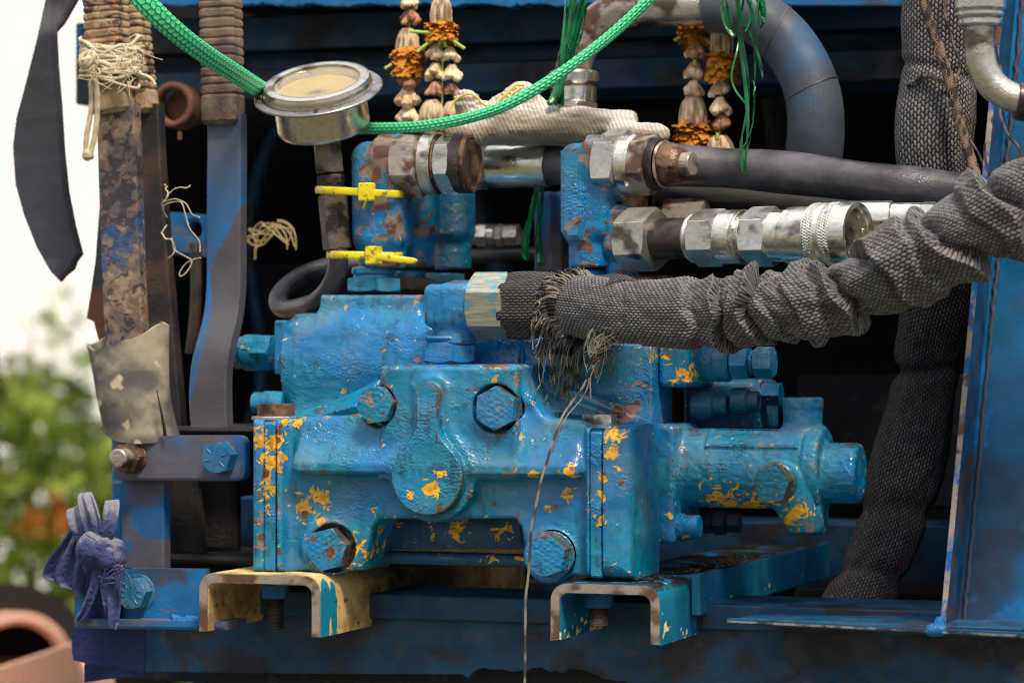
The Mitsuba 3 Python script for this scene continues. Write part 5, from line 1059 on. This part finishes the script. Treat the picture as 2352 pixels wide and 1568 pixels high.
part(K, 'ledge', pbox(376, 1272, 600, 1300, .050, .16, .003), 'grime_black')
part(K, 'ledge', pbox(452, 1258, 640, 1272, .10, .18, .003), 'grime_black')
part(K, 'blue_block', pbox(538, 1140, 640, 1262, .13, .2, .003), 'frame_blue')
part(K, 'blue_block', pbox(255, 1105, 282, 1320, .052, .07, .002), 'frame_blue')
# lower bracket with its bolt
Bk = thing('angle_bracket', 'blue angle bracket with a teal hex bolt at the lower left, joining the cream channel', 'bracket')
part(Bk, 'face', prism([(168, 1310), (290, 1308), (300, 1305), (470, 1307), (470, 1430), (168, 1430)], .012, .022, .002), 'frame_blue')
part(Bk, 'foot', prism([(168, 1421), (520, 1427), (520, 1447), (168, 1443)], -.004, .03, .002), 'linkage_dark')
p = at(318, 1360, .012); b2_ = part(Bk, 'bolt', join(hexa(41 * PX, 0, .012, p, -E2, 8, both=False), rod(45 * PX, 0, .001, p, -E2, .02)), 'bolt_teal', 30); radial_marks(b2_, p, -E2, 33 * PX, 10, 'bolt_teal', .012)
g = np.random.default_rng(4)
part(Bk, 'weld', join(*[tube(spline([at(u + g.normal(0, 1), 1418 + 4 * math.sin(u * .2) + g.normal(0, 2), .010), at(u + 6, 1424, .004), at(u + 10, 1428, .010)], 8), .0022, 8)[:2] for u in range(398, 462, 5)]), 'frame_blue', True)
# ------------------------------------------------------------------ blue rag
R_ = thing('cleaning_rag', 'blue violet cleaning rag knotted round the end of the lower left bracket', 'rag')
kc = at(228, 1262, -.012)
def knot(X, Y, Z):
    q = lambda u, v, b: at(u, v, b)
    d = np.sqrt((X - q(222, 1262, -.012)[0]) ** 2 + (Y - q(222, 1262, -.012)[1]) ** 2 + ((Z - q(222, 1262, -.012)[2]) / .95) ** 2) - 50 * PX
    d = smin(d, fcap(X, Y, Z, q(255, 1282, -.012), q(262, 1262, -.01), 36 * PX, 30 * PX), .0022)
    d = smin(d, fcap(X, Y, Z, q(205, 1302, -.006), q(268, 1304, -.006), 17 * PX, 20 * PX), .003)
    return d
kv, kf = worldcast(knot, kc - [.032, .028, .056], kc + [.026, .034, .040], .0011); nn = vnorm(kv, kf)
kv = kv + nn * (.0018 * (meshkit.fbm(kv * [150, 150, 60], 3) - .5) - .0009 * np.exp(-(np.abs(meshkit.fbm(kv * [90, 90, 34], 2, 7) - .5) / .018) ** 2) - .0009 * np.exp(-(np.abs(np.sin((kv[:, 0] - kc[0]) * 230 + 9 * (kv[:, 2] - kc[2]) * 10)) / .12) ** 2) * (np.abs(kv[:, 2] - kc[2]) > .014))[:, None]
part(R_, 'knot', (kv, kf), 'rag_blue', True)
def cloth(rows, fold, amp, seed, N=60, Mx=60, shift=None):
    "hanging cloth between two edge polylines (left, right), with folds along it"
    l, r = spline(rows[0], N), spline(rows[1], N); t = np.linspace(0, 1, Mx)[None, :, None]; P_ = l[:, None] * (1 - t) + r[:, None] * t
    s = np.linspace(0, 1, N)[:, None]; T_ = t[..., 0]
    w = amp * (np.sin(fold * T_ * 2 * np.pi + seed + 1.5 * s) * (.35 + .65 * s) + .8 * (meshkit.fbm(np.stack([T_ * 5 + s * 0, s * 4 + T_ * 0, T_ * 0 + s * 0 + seed], -1), 3) - .5))
    P_ = P_ + w[..., None] * -E2 * 1.0; v = P_.reshape(-1, 3); i, j = np.meshgrid(np.arange(N - 1), np.arange(Mx - 1), indexing='ij')
    f = tri(np.stack([i * Mx + j, (i + 1) * Mx + j, (i + 1) * Mx + j + 1, i * Mx + j + 1], -1).reshape(-1, 4)); n = vnorm(v, f)
    k = len(v); th = .0007; b = np.concatenate([np.arange(Mx - 1), (N - 1) * Mx + np.arange(Mx - 1)])
    ed = np.r_[np.stack([np.arange(Mx - 1), np.arange(1, Mx)], 1), np.stack([(N - 1) * Mx + np.arange(Mx - 1), (N - 1) * Mx + np.arange(1, Mx)], 1), np.stack([np.arange(N - 1) * Mx, np.arange(1, N) * Mx], 1), np.stack([np.arange(N - 1) * Mx + Mx - 1, np.arange(1, N) * Mx + Mx - 1], 1)]
    side = np.stack([ed[:, 0], ed[:, 1], ed[:, 1] + k, ed[:, 0] + k], 1)
    return np.vstack([v + n * th, v - n * th]), np.vstack([f, f[:, ::-1] + k, tri(side)])
def lp(name, L, R, fold, amp, seed, mt='rag_blue'): part(R_, name, cloth(([at(*x) for x in L], [at(*x) for x in R]), fold, amp, seed), mt, 50)
lp('loop', [(204, 1240, -.014), (186, 1180, -.013), (180, 1142, -.006), (190, 1136, .006), (204, 1240, .008)], [(232, 1236, -.018), (224, 1170, -.018), (212, 1134, -.008), (216, 1140, .006), (228, 1236, .006)], 1.6, .0026, 2)
lp('loop', [(230, 1238, -.017), (236, 1190, -.018), (240, 1156, -.010), (244, 1160, .004), (238, 1238, .006)], [(256, 1240, -.012), (272, 1190, -.012), (274, 1152, -.004), (266, 1156, .006), (250, 1240, .008)], 1.5, .0024, 5)
lp('loop', [(186, 1256, -.004), (162, 1205, -.004), (158, 1172, .004), (170, 1176, .012), (190, 1250, .012)], [(204, 1244, -.010), (190, 1190, -.010), (186, 1160, .0), (192, 1166, .010), (204, 1244, .012)], 1.3, .0022, 7)
lp('tail', [(212, 1300, -.012), (198, 1366, -.010), (174, 1420, -.008)], [(234, 1304, -.016), (214, 1376, -.014), (184, 1428, -.010)], 1.2, .0022, 4)
lp('tail', [(230, 1302, -.017), (234, 1376, -.016), (250, 1436, -.014)], [(266, 1298, -.013), (276, 1376, -.012), (266, 1444, -.013)], 1.4, .0026, 9)
part(R_, 'left_tail', cloth(([at(168, 1182, .002), at(140, 1250, .004), at(104, 1322, .008), at(120, 1332, .008)], [at(196, 1190, .0), at(194, 1240, .0), at(192, 1300, .002), at(192, 1372, .006)]), 2.2, .0035, 1), 'rag_blue', 50)
part(R_, 'low_tail', cloth(([at(205, 1310, .004), at(190, 1380, .004), at(176, 1432, .006)], [at(262, 1310, .004), at(268, 1380, .004), at(272, 1436, .006)]), 2.0, .003, 3), 'rag_navy', 50)
part(R_, 'under_flap', cloth(([at(166, 1440, .03), at(166, 1490, .03), at(172, 1515, .03)], [at(332, 1440, .036), at(334, 1500, .036), at(335, 1545, .036)]), 1.1, .003, 5), 'rag_navy', 50)
part(R_, 'under_flap', cloth(([at(196, 1500, .045), at(196, 1548, .045), at(193, 1566, .045)], [at(332, 1500, .048), at(334, 1530, .048), at(330, 1548, .048)]), 1.0, .003, 8), 'rag_navy', 50)
g = np.random.default_rng(21)
part(R_, 'loose_threads', join(*[wire([at(262 + g.normal(0, 8), 1304 + g.normal(0, 5), -.018), at(275 + g.normal(0, 14), 1310 + g.normal(0, 14), -.02), at(262 + g.normal(0, 20), 1330 + g.normal(0, 18), -.02)], .0004, 5, 14)[:2] for _ in range(22)]), 'rag_blue', 60, kind='stuff')
# ------------------------------------------------------------------ rubber strap and flap at the far left
def bow(m, f):
    v, fc = m; return v + np.array([0, 1.0, 0]) * f(v[:, 2] - H)[:, None], fc
St = thing('rubber_strap', 'curved black rubber strap hanging at the far left with a torn rusty tip', 'strap')
v, f = prism([(112, -60), (104, 0), (82, 90), (55, 185), (30, 270), (21, 335), (26, 420), (45, 490), (75, 565), (108, 622), (131, 646), (142, 632), (160, 618), (166, 600), (179, 582), (162, 520), (146, 440), (137, 350), (132, 240), (126, 150), (124, 70), (128, -60)], .09, .098, .0022)
part(St, 'strip', bow((v, f), lambda z: .012 * np.cos((z - .1) * 14)), 'strap_rubber', 40)
part(St, 'upper_strip', prism([(122, -60), (185, -60), (172, 0), (140, 55), (124, 72)], .100, .108, .002), 'strap_rubber', 40)
solo('rubber_flap', prism([(226, 470), (262, 470), (262, 880), (242, 846), (226, 790), (212, 738), (196, 731), (206, 668), (216, 600)], .085, .092, .002), 'strap_rubber', 'stiff black rubber flap showing left of the front lever above its boot', 'flap', smooth=40)
# ------------------------------------------------------------------ white twine tied on the front lever's grip
Tw = thing('twine', 'frayed off white twine tied round the ribbed grip of the front left lever', 'twine')
g = np.random.default_rng(17); ms = []
for i in range(20):
    v0 = 100 + g.uniform(0, 72); ph = g.uniform(0, 6.28); tl = g.normal(0, 16); pts = []
    for a in np.linspace(0, 2 * np.pi, 15)[:-1]:
        rr_ = 1.06 + g.uniform(0, .10); pts.append(at(254 + 57 * rr_ * math.cos(a), v0 + tl * math.cos(a + ph) + g.normal(0, 5), .041) + E2 * (math.sin(a) * 47 * rr_ * PX))
    q = CubicSpline(np.linspace(0, 1, 15), np.array(pts + pts[:1]), bc_type='periodic')(np.linspace(0, 1, 90)); ms.append(tube(q, g.uniform(.0009, .0019), 8, cap=False)[:2])
part(Tw, 'wrap', join(*ms), 'twine', 60)
kn_ = at(203, 140, .018); ms = []
for i in range(7):
    R3 = trimesh.transformations.random_rotation_matrix(g.random(3))[:3, :3]; a = np.linspace(0, 2 * np.pi, 40); ms.append(tube(np.stack([.006 * np.cos(a), .0055 * np.sin(a), .0012 * np.sin(2 * a)], 1) @ R3 + kn_, .0017, 8, cap=False)[:2])
part(Tw, 'knot', join(*ms), 'twine', 60)
tail1 = [at(u, v, b) for u, v, b in ((204, 150, .015), (210, 200, .020), (208, 260, .022), (198, 320, .022), (201, 356, .022))]; tail2 = [at(u, v, b) for u, v, b in ((212, 150, .016), (222, 210, .020), (222, 280, .021), (214, 330, .021), (206, 356, .021))]
part(Tw, 'tail', join(braid(tail1, .0011, 90, 14), braid(tail2, .0011, 90, 14)), 'twine', 60)
ms = []
for i in range(6):
    R3 = trimesh.transformations.random_rotation_matrix(g.random(3))[:3, :3]; a = np.linspace(0, 2 * np.pi, 30); ms.append(tube(np.stack([.0032 * np.cos(a), .0030 * np.sin(a), .0006 * np.sin(2 * a)], 1) @ R3 + at(202, 356, .022), .0013, 8, cap=False)[:2])
part(Tw, 'tail_knot', join(*ms), 'twine', 60)
ms = [wire([at(300, 150, .018), at(322, 170, .015), at(342, 178, .014), at(356, 196, .014)], .0012, 7, 20)[:2]]
for i in range(34):
    u, v = g.uniform(205, 330), g.uniform(100, 180); ms.append(wire([at(u, v, .017), at(u + g.normal(0, 14), v + g.uniform(0, 24), .013), at(u + g.normal(6, 22), v + g.uniform(6, 52), .014)], .00035, 5, 12, .0005, i)[:2])
part(Tw, 'loose_fibres', join(*ms), 'twine', 60, kind='stuff')
# frayed wires between the levers, straw deeper in
ms = [wire([at(u, v, b) for u, v, b in pts], r, 7, 50, .0005, i)[:2] for i, (pts, r) in enumerate((
    ([(378, 425, .06), (384, 448, .05), (376, 462, .05)], .00042), ([(376, 480, .06), (392, 440, .05), (410, 432, .05), (436, 430, .05), (438, 426, .05)], .00042), ([(376, 474, .06), (396, 458, .05), (425, 466, .05), (440, 492, .05), (462, 498, .055)], .00042),
    ([(380, 500, .06), (400, 462, .05), (420, 470, .05), (432, 520, .05), (452, 548, .05), (460, 580, .05)], .00042), ([(384, 520, .06), (380, 546, .05), (400, 560, .05), (388, 590, .05)], .0005), ([(396, 545, .05), (418, 585, .05), (440, 600, .05), (430, 625, .05), (414, 632, .05), (420, 612, .05), (448, 592, .05), (462, 592, .05)], .00042)))]
solo('frayed_wire', join(*ms), 'twine', 'thin pale frayed wire ends curling out between the left and right levers', 'wire', smooth=60)
ms = []
for i in range(8): u = g.uniform(600, 640); ms.append(wire([at(u, 520 + g.normal(0, 10), .26), at(u - g.uniform(10, 40), 535 + g.normal(0, 12), .26), at(575 + g.normal(0, 10), 552 + g.normal(0, 14), .26)], .0005, 5, 14)[:2]); ms.append(wire([at(u, 512 + g.normal(0, 8), .20), at(u + 30, 530 + g.normal(0, 10), .20), at(668 + g.normal(0, 8), 545 + g.normal(0, 16), .20)], .0006, 5, 14)[:2])
solo('straw_tuft', join(*ms), 'straw', 'small tuft of dry straw caught behind the right hand lever', 'straw', smooth=60, kind='stuff')
# ------------------------------------------------------------------ green rope
Rp = [(286, -50, .00, 24), (380, 52, .01, 23), (470, 124, .045, 21), (535, 166, .085, 20.5), (575, 192, .115, 20), (604, 209, .155, 19), (650, 234, .182, 18), (720, 272, .182, 15), (790, 291, .17, 13), (860, 295, .150, 12), (940, 293, .128, 12), (1010, 285, .110, 12), (1080, 270, .098, 11.5), (1150, 247, .092, 11.5), (1230, 206, .09, 11.5), (1300, 160, .09, 11), (1390, 92, .09, 11), (1460, 30, .09, 11), (1530, -40, .09, 11)]
q = spline([np.r_[W(u, v, y), h * PX] for u, v, y, h in Rp], 700); hw = q[:, 3] / PX * (D + q[:, 1]) / F
fl = np.stack([np.linspace(.0026, .0034, 700), hw], 1)
def ropefn(S, A):
    y = A * .0036; lx, ly = .0044, .0020; j = np.floor(y / ly); fy = y / ly - j - .5; odd = j % 2; fx = S / lx + .5 * odd + (odd * 2 - 1) * fy * .35; fx -= np.floor(fx) + .5
    return .0006 * np.sqrt(np.maximum(0, 1 - (fx * 2.1) ** 2 - (fy * 2.15) ** 2))
v, f, uv = tube(q[:, :3], hw, 64, up=(0, 1, 0), fn=ropefn, flat=fl); uv[:, 1] = np.r_[np.tile(np.linspace(0, 2 * np.pi, 65) * .0036, 700), 0, 0]
solo('green_rope', (v, f, uv), 'rope_green', 'bright green braided rope slung across behind the pressure gauge', 'rope')
# ------------------------------------------------------------------ torn green plastic strings
def ribbons(name, label, strands, r, seed, group=None):
    g = np.random.default_rng(seed); ms = []
    for pts, w, n in strands:
        for i in range(n):
            q = spline([W(u + g.normal(0, 5 if n > 1 else 1), v + g.normal(0, 3), y + g.normal(0, .003)) for u, v, y in pts], 40); tw = np.cumsum(g.normal(0, .12, 40)) + g.uniform(0, 3)
            ms.append(tube(q, w * PX * g.uniform(.7, 1.2), 8, up=(0, 1, 0), flat=np.tile([[r, 1.0]], (40, 1)) * w * PX, twist=tw)[:2])
    return solo(name, join(*ms), 'plastic_green', label, 'plastic string', group, 60)
ribbons('plastic_string', 'bunch of dark green plastic string hanging left of the green rope, before the bent pipe', [([(1345, -20, .12), (1330, 70, .12), (1300, 160, .12), (1262, 238, .12)], 7, 9), ([(1320, -20, .12), (1310, 60, .12), (1296, 150, .12), (1285, 240, .12)], 7, 6), ([(1300, -10, .12), (1286, 100, .12), (1280, 180, .12)], 3, 3)], .25, 2)
ribbons('plastic_string', 'frayed green plastic string behind the valve, between the two tall elbows', [([(1236, 425, .22), (1222, 480, .22), (1205, 540, .22), (1212, 596, .22)], 6, 6), ([(1240, 425, .22), (1240, 500, .22), (1236, 560, .22), (1244, 610, .22)], 5, 5)], .25, 4)
ribbons('plastic_string', 'torn green plastic string dangling in long tatters at the top right of the garlands', [([(1690, -20, .07), (1702, 100, .07), (1712, 230, .07), (1714, 310, .07), (1713, 398, .07)], 6, 2), ([(1742, -20, .07), (1738, 100, .07), (1732, 200, .07), (1722, 290, .07), (1714, 340, .07)], 3.4, 2), ([(1668, -20, .07), (1668, 40, .07), (1682, 85, .07)], 6, 3), ([(1712, -20, .07), (1700, 70, .07), (1690, 130, .07), (1680, 190, .07), (1700, 225, .07), (1712, 240, .07)], 2.6, 1), ([(1700, 0, .07), (1716, 60, .07), (1738, 120, .07), (1756, 176, .07)], 3, 2), ([(1738, 100, .07), (1746, 140, .07), (1752, 182, .07)], 2, 1), ([(1726, 190, .07), (1734, 196, .07), (1730, 215, .07), (1736, 200, .07)], .8, 1), ([(1740, -20, .07), (1750, 30, .07), (1744, 60, .07)], 7, 3), ([(1715, -20, .07), (1722, 40, .07), (1712, 70, .07)], 5, 3)], .2, 6)
# ------------------------------------------------------------------ flower garlands
gg = np.random.default_rng(31)
def pod(p, d, L, r):
    "one jasmine bud: thin tube that ends in a round tip"
    return lathe([(0, 0), (r * .45, L * .04), (r * .55, L * .25), (r * .75, L * .5), (r * 1.0, L * .75), (r * .92, L * .9), (r * .5, L * .98), (0, L)], p, d, 10)
def cluster(par, u, v, R, y, mt):
    R *= .76; s = (D + y) / F; c = W(u, v, y); ms = []; n = 6; ph = gg.uniform(0, 6)
    for i in range(n):
        a = ph + i * 6.283 / n; o = np.array([math.cos(a), math.sin(a), 0]); r = R * s * gg.uniform(.42, .52)
        ms.append(pod(c + [0, 0, R * s * .95] + o * R * s * .15, unit(o * gg.uniform(.42, .6) + [0, 0, -1]), R * s * gg.uniform(1.35, 2.1), r * gg.uniform(.8, 1.12)))
    m = join(*ms); m = (m[0] + (meshkit.fbm(m[0] * 300, 2)[:, None] - .5) * .003, m[1]); part(par, 'bud_cluster', m, mt, 60)
def sheath(par, u, v, w, h, y, mt='bud_grey'):
    w *= .88; s = (D + y) / F; c = W(u, v, y); ms = []
    for i in range(14):
        a = i * 6.283 / 14; o = np.array([math.cos(a), math.sin(a), 0]); ms.append(tube(spline([c + o * w * s * .18 + [0, 0, h * s * .5], c + o * w * s * .42 + [0, 0, h * s * .25], c + o * w * s * .5 - [0, 0, h * s * .5]], 10), w * s * .16, 8)[:2])
    m = join(*ms, rod(w * s * .42, -h * s * .45, h * s * .42, c, EZ, .5)); m = (m[0] + (meshkit.fbm(m[0] * 220, 2)[:, None] - .5) * .002, m[1]); part(par, 'bud_sheath', m, mt, 60)
def marigold(par, u, v, w, h, y):
    w, h = w * .9, h * .9; s = (D + y) / F; c = W(u, v, y); ms = []
    for lay in range(5):
        n = 22
        for i in range(n):
            a = (i + gg.uniform(-.4, .4)) * 6.283 / n + lay; o = np.array([math.cos(a), math.sin(a), 0]); t = np.array([-o[1], o[0], 0]); L = w * s * .5 * gg.uniform(.8, 1.05); k = gg.uniform(.6, 1.3) * (0.5 + .35 * lay) / 1.4
            b = c + [0, 0, h * s * (.46 - .12 * lay)]; pts = [b + o * L * x + np.array([0, 0, -h * s * .62 * k * x ** 1.6 + h * s * .1 * gg.normal()]) for x in (.12, .45, .75, 1.0)]; wd = [.05, .13, .15, .09]
            P_ = np.array([[q - t * w * s * z * gg.uniform(.8, 1.2), q + np.array([0, 0, .0012 + .0006 * gg.normal()]), q + t * w * s * z] for q, z in zip(pts, wd)]).reshape(-1, 3)
            ms.append((P_, np.array([[r * 3 + k_, r * 3 + k_ + 1, r * 3 + k_ + 4, r * 3 + k_ + 3] for r in range(3) for k_ in range(2)])))
    part(par, 'marigold', join(*ms), 'marigold', 60)
def stem(par, pts, y, r=.0012): part(par, 'stem', tube(spline([W(u, v, y) for u, v in pts], 14), r, 8)[:2], 'stem_green', 60)
def garland(label, y, items, thread):
    k = thing('flower_garland', label, 'garland', 'withered flower garlands')
    for it in items:
        if it[0] == 'c': cluster(k, it[1], it[2], it[3], y, it[4])
        if it[0] == 's': sheath(k, it[1], it[2], it[3], it[4], y)
        if it[0] == 'm': marigold(k, it[1], it[2], it[3], it[4], y - .001)
        if it[0] == 't': stem(k, it[1], y - .008)
    part(k, 'thread', tube(spline([W(u, v, y) for u, v in thread], 30), .0007, 6)[:2], 'stem_green', 60)
B_, C_ = 'bud_brown', 'bud_cream'
garland('leftmost withered garland with one marigold, hanging right of the pressure gauge', .20, [('c', 943, 4, 27, C_), ('c', 942, 40, 28, B_), ('s', 936, 100, 46, 62), ('m', 937, 135, 96, 52), ('c', 938, 184, 36, B_), ('c', 936, 228, 36, C_), ('c', 938, 268, 34, C_), ('c', 938, 300, 30, B_), ('t', [(900, 148), (884, 158)]), ('t', [(918, 152), (903, 166)])], [(942, -60), (940, 120), (937, 320)])
garland('withered garland with paired white and brown buds, second from the left', .185, [('s', 1013, 26, 42, 62), ('m', 1014, 70, 90, 40), ('c', 1001, 122, 27, C_), ('c', 1033, 126, 25, C_), ('c', 999, 166, 28, C_), ('c', 1037, 170, 29, C_), ('c', 1000, 206, 26, B_), ('c', 1036, 208, 24, B_), ('s', 992, 262, 52, 54), ('s', 1038, 262, 40, 50), ('m', 1005, 302, 80, 30), ('t', [(1000, 76), (965, 74), (940, 72)]), ('t', [(1000, 88), (975, 106), (958, 120)]), ('t', [(1036, 90), (1052, 102), (1067, 112)]), ('t', [(1012, 88), (1008, 104)]), ('t', [(1018, 88), (1024, 108)])], [(1013, -60), (1015, 80), (1016, 200), (1012, 300)])
garland('withered garland over the black hose with a bell shaped bud sheath low down', .19, [('m', 1596, 74, 96, 36), ('c', 1597, 118, 29, C_), ('c', 1594, 166, 31, C_), ('c', 1594, 208, 29, C_), ('s', 1592, 262, 56, 74), ('m', 1594, 304, 112, 50), ('t', [(1563, 86), (1548, 94)]), ('t', [(1618, 90), (1634, 102)]), ('t', [(1596, 138), (1596, 152)])], [(1596, -60), (1596, 100), (1594, 320)])
garland('rightmost withered garland, its marigold level with the torn green strings', .18, [('s', 1657, 96, 46, 72), ('m', 1658, 146, 102, 52), ('c', 1653, 204, 31, C_), ('c', 1653, 246, 31, C_), ('c', 1657, 286, 28, B_), ('s', 1653, 340, 56, 46), ('t', [(1652, 172), (1650, 184)]), ('t', [(1648, 305), (1648, 320)])], [(1657, -60), (1657, 120), (1652, 340)])
# ------------------------------------------------------------------ work glove
Gl = thing('work_glove', 'grey knitted cotton work glove lying on the hoses under the green rope', 'glove')
gp = lambda u, v, y: W(u, v, y)
gc = gp(1280, 270, .14)
def glovef(X, Y, Z):
    s = (D + .14) / F; q = gp
    d = fcap(X, Y, Z, q(1105, 288, .14), q(1400, 298, .14), 38 * s, 36 * s)
    d = smin(d, fcap(X, Y, Z, q(1150, 285, .13), q(1330, 292, .13), 46 * s, 42 * s), .008)
    d = smin(d, fcap(X, Y, Z, q(1100, 285, .14), q(1072, 236, .14), 44 * s, 30 * s), .008)
    d = smin(d, fcap(X, Y, Z, q(1230, 262, .14), q(1196, 226, .14), 40 * s, 33 * s), .009)
    d = smin(d, fcap(X, Y, Z, q(1196, 226, .14), q(1150, 246, .14), 33 * s, 26 * s), .006)
    d = smin(d, fcap(X, Y, Z, q(1330, 280, .13), q(1436, 288, .128), 36 * s, 27 * s), .005)
    d = smin(d, fcap(X, Y, Z, q(1330, 285, .16), q(1442, 278, .165), 34 * s, 24 * s), .004)
    d = smin(d, fcap(X, Y, Z, q(1420, 308, .12), q(1512, 312, .116), 30 * s, 26 * s), .004)
    d = smin(d, fcap(X, Y, Z, q(1100, 306, .125), q(1030, 300, .12), 26 * s, 16 * s), .008)
    return d
gv, gf = worldcast(glovef, gp(1000, 350, .14) - [0, .045, 0], gp(1560, 170, .14) + [0, .05, 0], .0013); nn = vnorm(gv, gf)
pile = np.clip(1 - np.abs(gv[:, 2] - gp(0, 225, .14)[2]) / .012, 0, 1) * (gv[:, 0] < gp(1230, 0, .14)[0])
gv = gv + nn * (.0035 * (meshkit.fbm(gv * [70, 70, 110], 3) - .5) + pile * .0036 * (meshkit.noise(gv * 420) - .4))[:, None]
part(Gl, 'knit', (gv, gf), 'glove', True)
part(Gl, 'overlock_thread', join(*[wire([W(u, v, y) for u, v, y in pts], .0008, 6, 50, .0004, i)[:2] for i, pts in enumerate(([(1036, 258, .118), (1048, 228, .118), (1072, 216, .116), (1096, 222, .116), (1112, 238, .116), (1130, 246, .116), (1160, 232, .113), (1180, 212, .112), (1200, 202, .115)], [(1120, 244, .116), (1150, 230, .113), (1172, 206, .114), (1204, 196, .12)]))]), 'glove_thread', 60)
# ------------------------------------------------------------------ surroundings at the far left, out of focus
solo('white_wall', (lambda m: (np.array(m.vertices), np.array(m.faces)))(trimesh.creation.box(extents=(26, .3, 7), transform=trimesh.transformations.translation_matrix([-4, 9.5, 3.5]))), 'white_wall', 'bright white rendered wall far behind the bush', 'wall')
def bush(label, cx, cy, wx, wy, h, n, seed):
    k = thing('bush', label, 'bush'); g = np.random.default_rng(seed); buckets = {m: [] for m in ('leaf_green', 'leaf_light', 'leaf_dark', 'leaf_orange')}; cl_ = g.uniform(0, 1, (60, 3))
    stems = []
    for i in range(14):
        x, y = cx + g.uniform(-.7, .7) * wx, cy + g.uniform(-.7, .7) * wy; stems.append(tube(spline([[x, y, 0], [x + g.normal(0, .04), y, h * .4], [x + g.normal(0, .12), y + g.normal(0, .1), h * .95]], 12), np.linspace(.012, .004, 12), 7)[:2])
    part(k, 'stem', join(*stems), 'lever_brown', 60, kind='stuff')
    for i in range(n):
        p_ = np.array([cx + g.uniform(-1, 1) * wx, cy + g.uniform(-1, 1) * wy, 0]); top = h * (1 + .10 * math.sin(p_[0] * 9) + .06 * math.sin(p_[0] * 23 + 1))
        z = top * (1 - g.power(1.0) * 0 - g.uniform(0, 1) ** 1.3); z += g.exponential(.03) * (g.random() < .12); p_[2] = max(z, .03)
        cmap = meshkit.noise(p_ * 7.0 + seed); org = meshkit.noise(p_ * 5.0 + 50)
        m = 'leaf_orange' if org > .74 and z > top * .72 and g.random() < .8 else ('leaf_dark' if cmap < .4 else 'leaf_green' if cmap < .62 else 'leaf_light')
        L, wd = g.uniform(.035, .075), g.uniform(.014, .03); d = unit(g.normal(0, 1, 3) + [0, -.3, .5]); t = unit(np.cross(d, g.normal(0, 1, 3))); nrm = np.cross(d, t)
        P_ = np.array([p_, p_ + d * L * .5 + t * wd, p_ + d * L - nrm * L * .15, p_ + d * L * .5 - t * wd]); buckets[m].append((P_, np.array([[0, 1, 2, 3]])))
    for m, ms in buckets.items():
        if ms: part(k, 'foliage', join(*ms), m, False, kind='stuff')
bush('green bush with orange leaves against the white wall, lower left of the machine', -1.75, 5.0, 1.1, .6, .85, 9000, 1)
bush('taller pale bush further back, its tips fading into the white wall', -1.9, 7.0, 1.0, .4, 1.0, 900, 2)
# overturned clay pot and a pinkish slab in front of it
Pt = thing('clay_pot', 'blurred pinkish clay pot lying on its side in the lower left corner', 'pot')
c = W(40, 1530, 1.25); dd = unit([.25, -1, .12]); s = (D + 1.25) / F
part(Pt, 'pot_wall', lathe([(0, -.24), (.09, -.24), (100 * s, -.02), (124 * s, -.015), (126 * s, .02), (104 * s, .024), (92 * s, .0), (.08, -.22), (0, -.22)], c, dd, 48), 'terracotta', 40)
part(Pt, 'dark_soil', lathe([(0, -.10), (.092, -.10), (.092, -.11), (0, -.11)][::-1], c, dd, 32), 'terracotta_inside', 40)  # near-black disc closing the inside of the pot
solo('garden_block', (lambda m: (np.array(m.vertices), np.array(m.faces)))(trimesh.creation.box(extents=(.62, .5, W(0, 1568, 1.1)[2]), transform=trimesh.transformations.translation_matrix([W(196, 0, 1.1)[0] - .32, 1.32, W(0, 1568, 1.1)[2] / 2]))), 'plank_pink', 'pinkish concrete block under the clay pot at the lower left edge', 'block')
v = np.array([W(-80, 1600, 1.02), W(-80, 1560, 1.02), W(165, 1478, 1.02), W(200, 1600, 1.02)]); solo('pink_slab', (np.vstack([v, v + [0, .03, 0]]), np.array([[0, 3, 2, 1], [4, 5, 6, 7], [0, 1, 5, 4], [1, 2, 6, 5], [2, 3, 7, 6], [3, 0, 4, 7]])), 'plank_pink', 'slanting pink slab leaning before the clay pot in the lower left corner', 'slab')
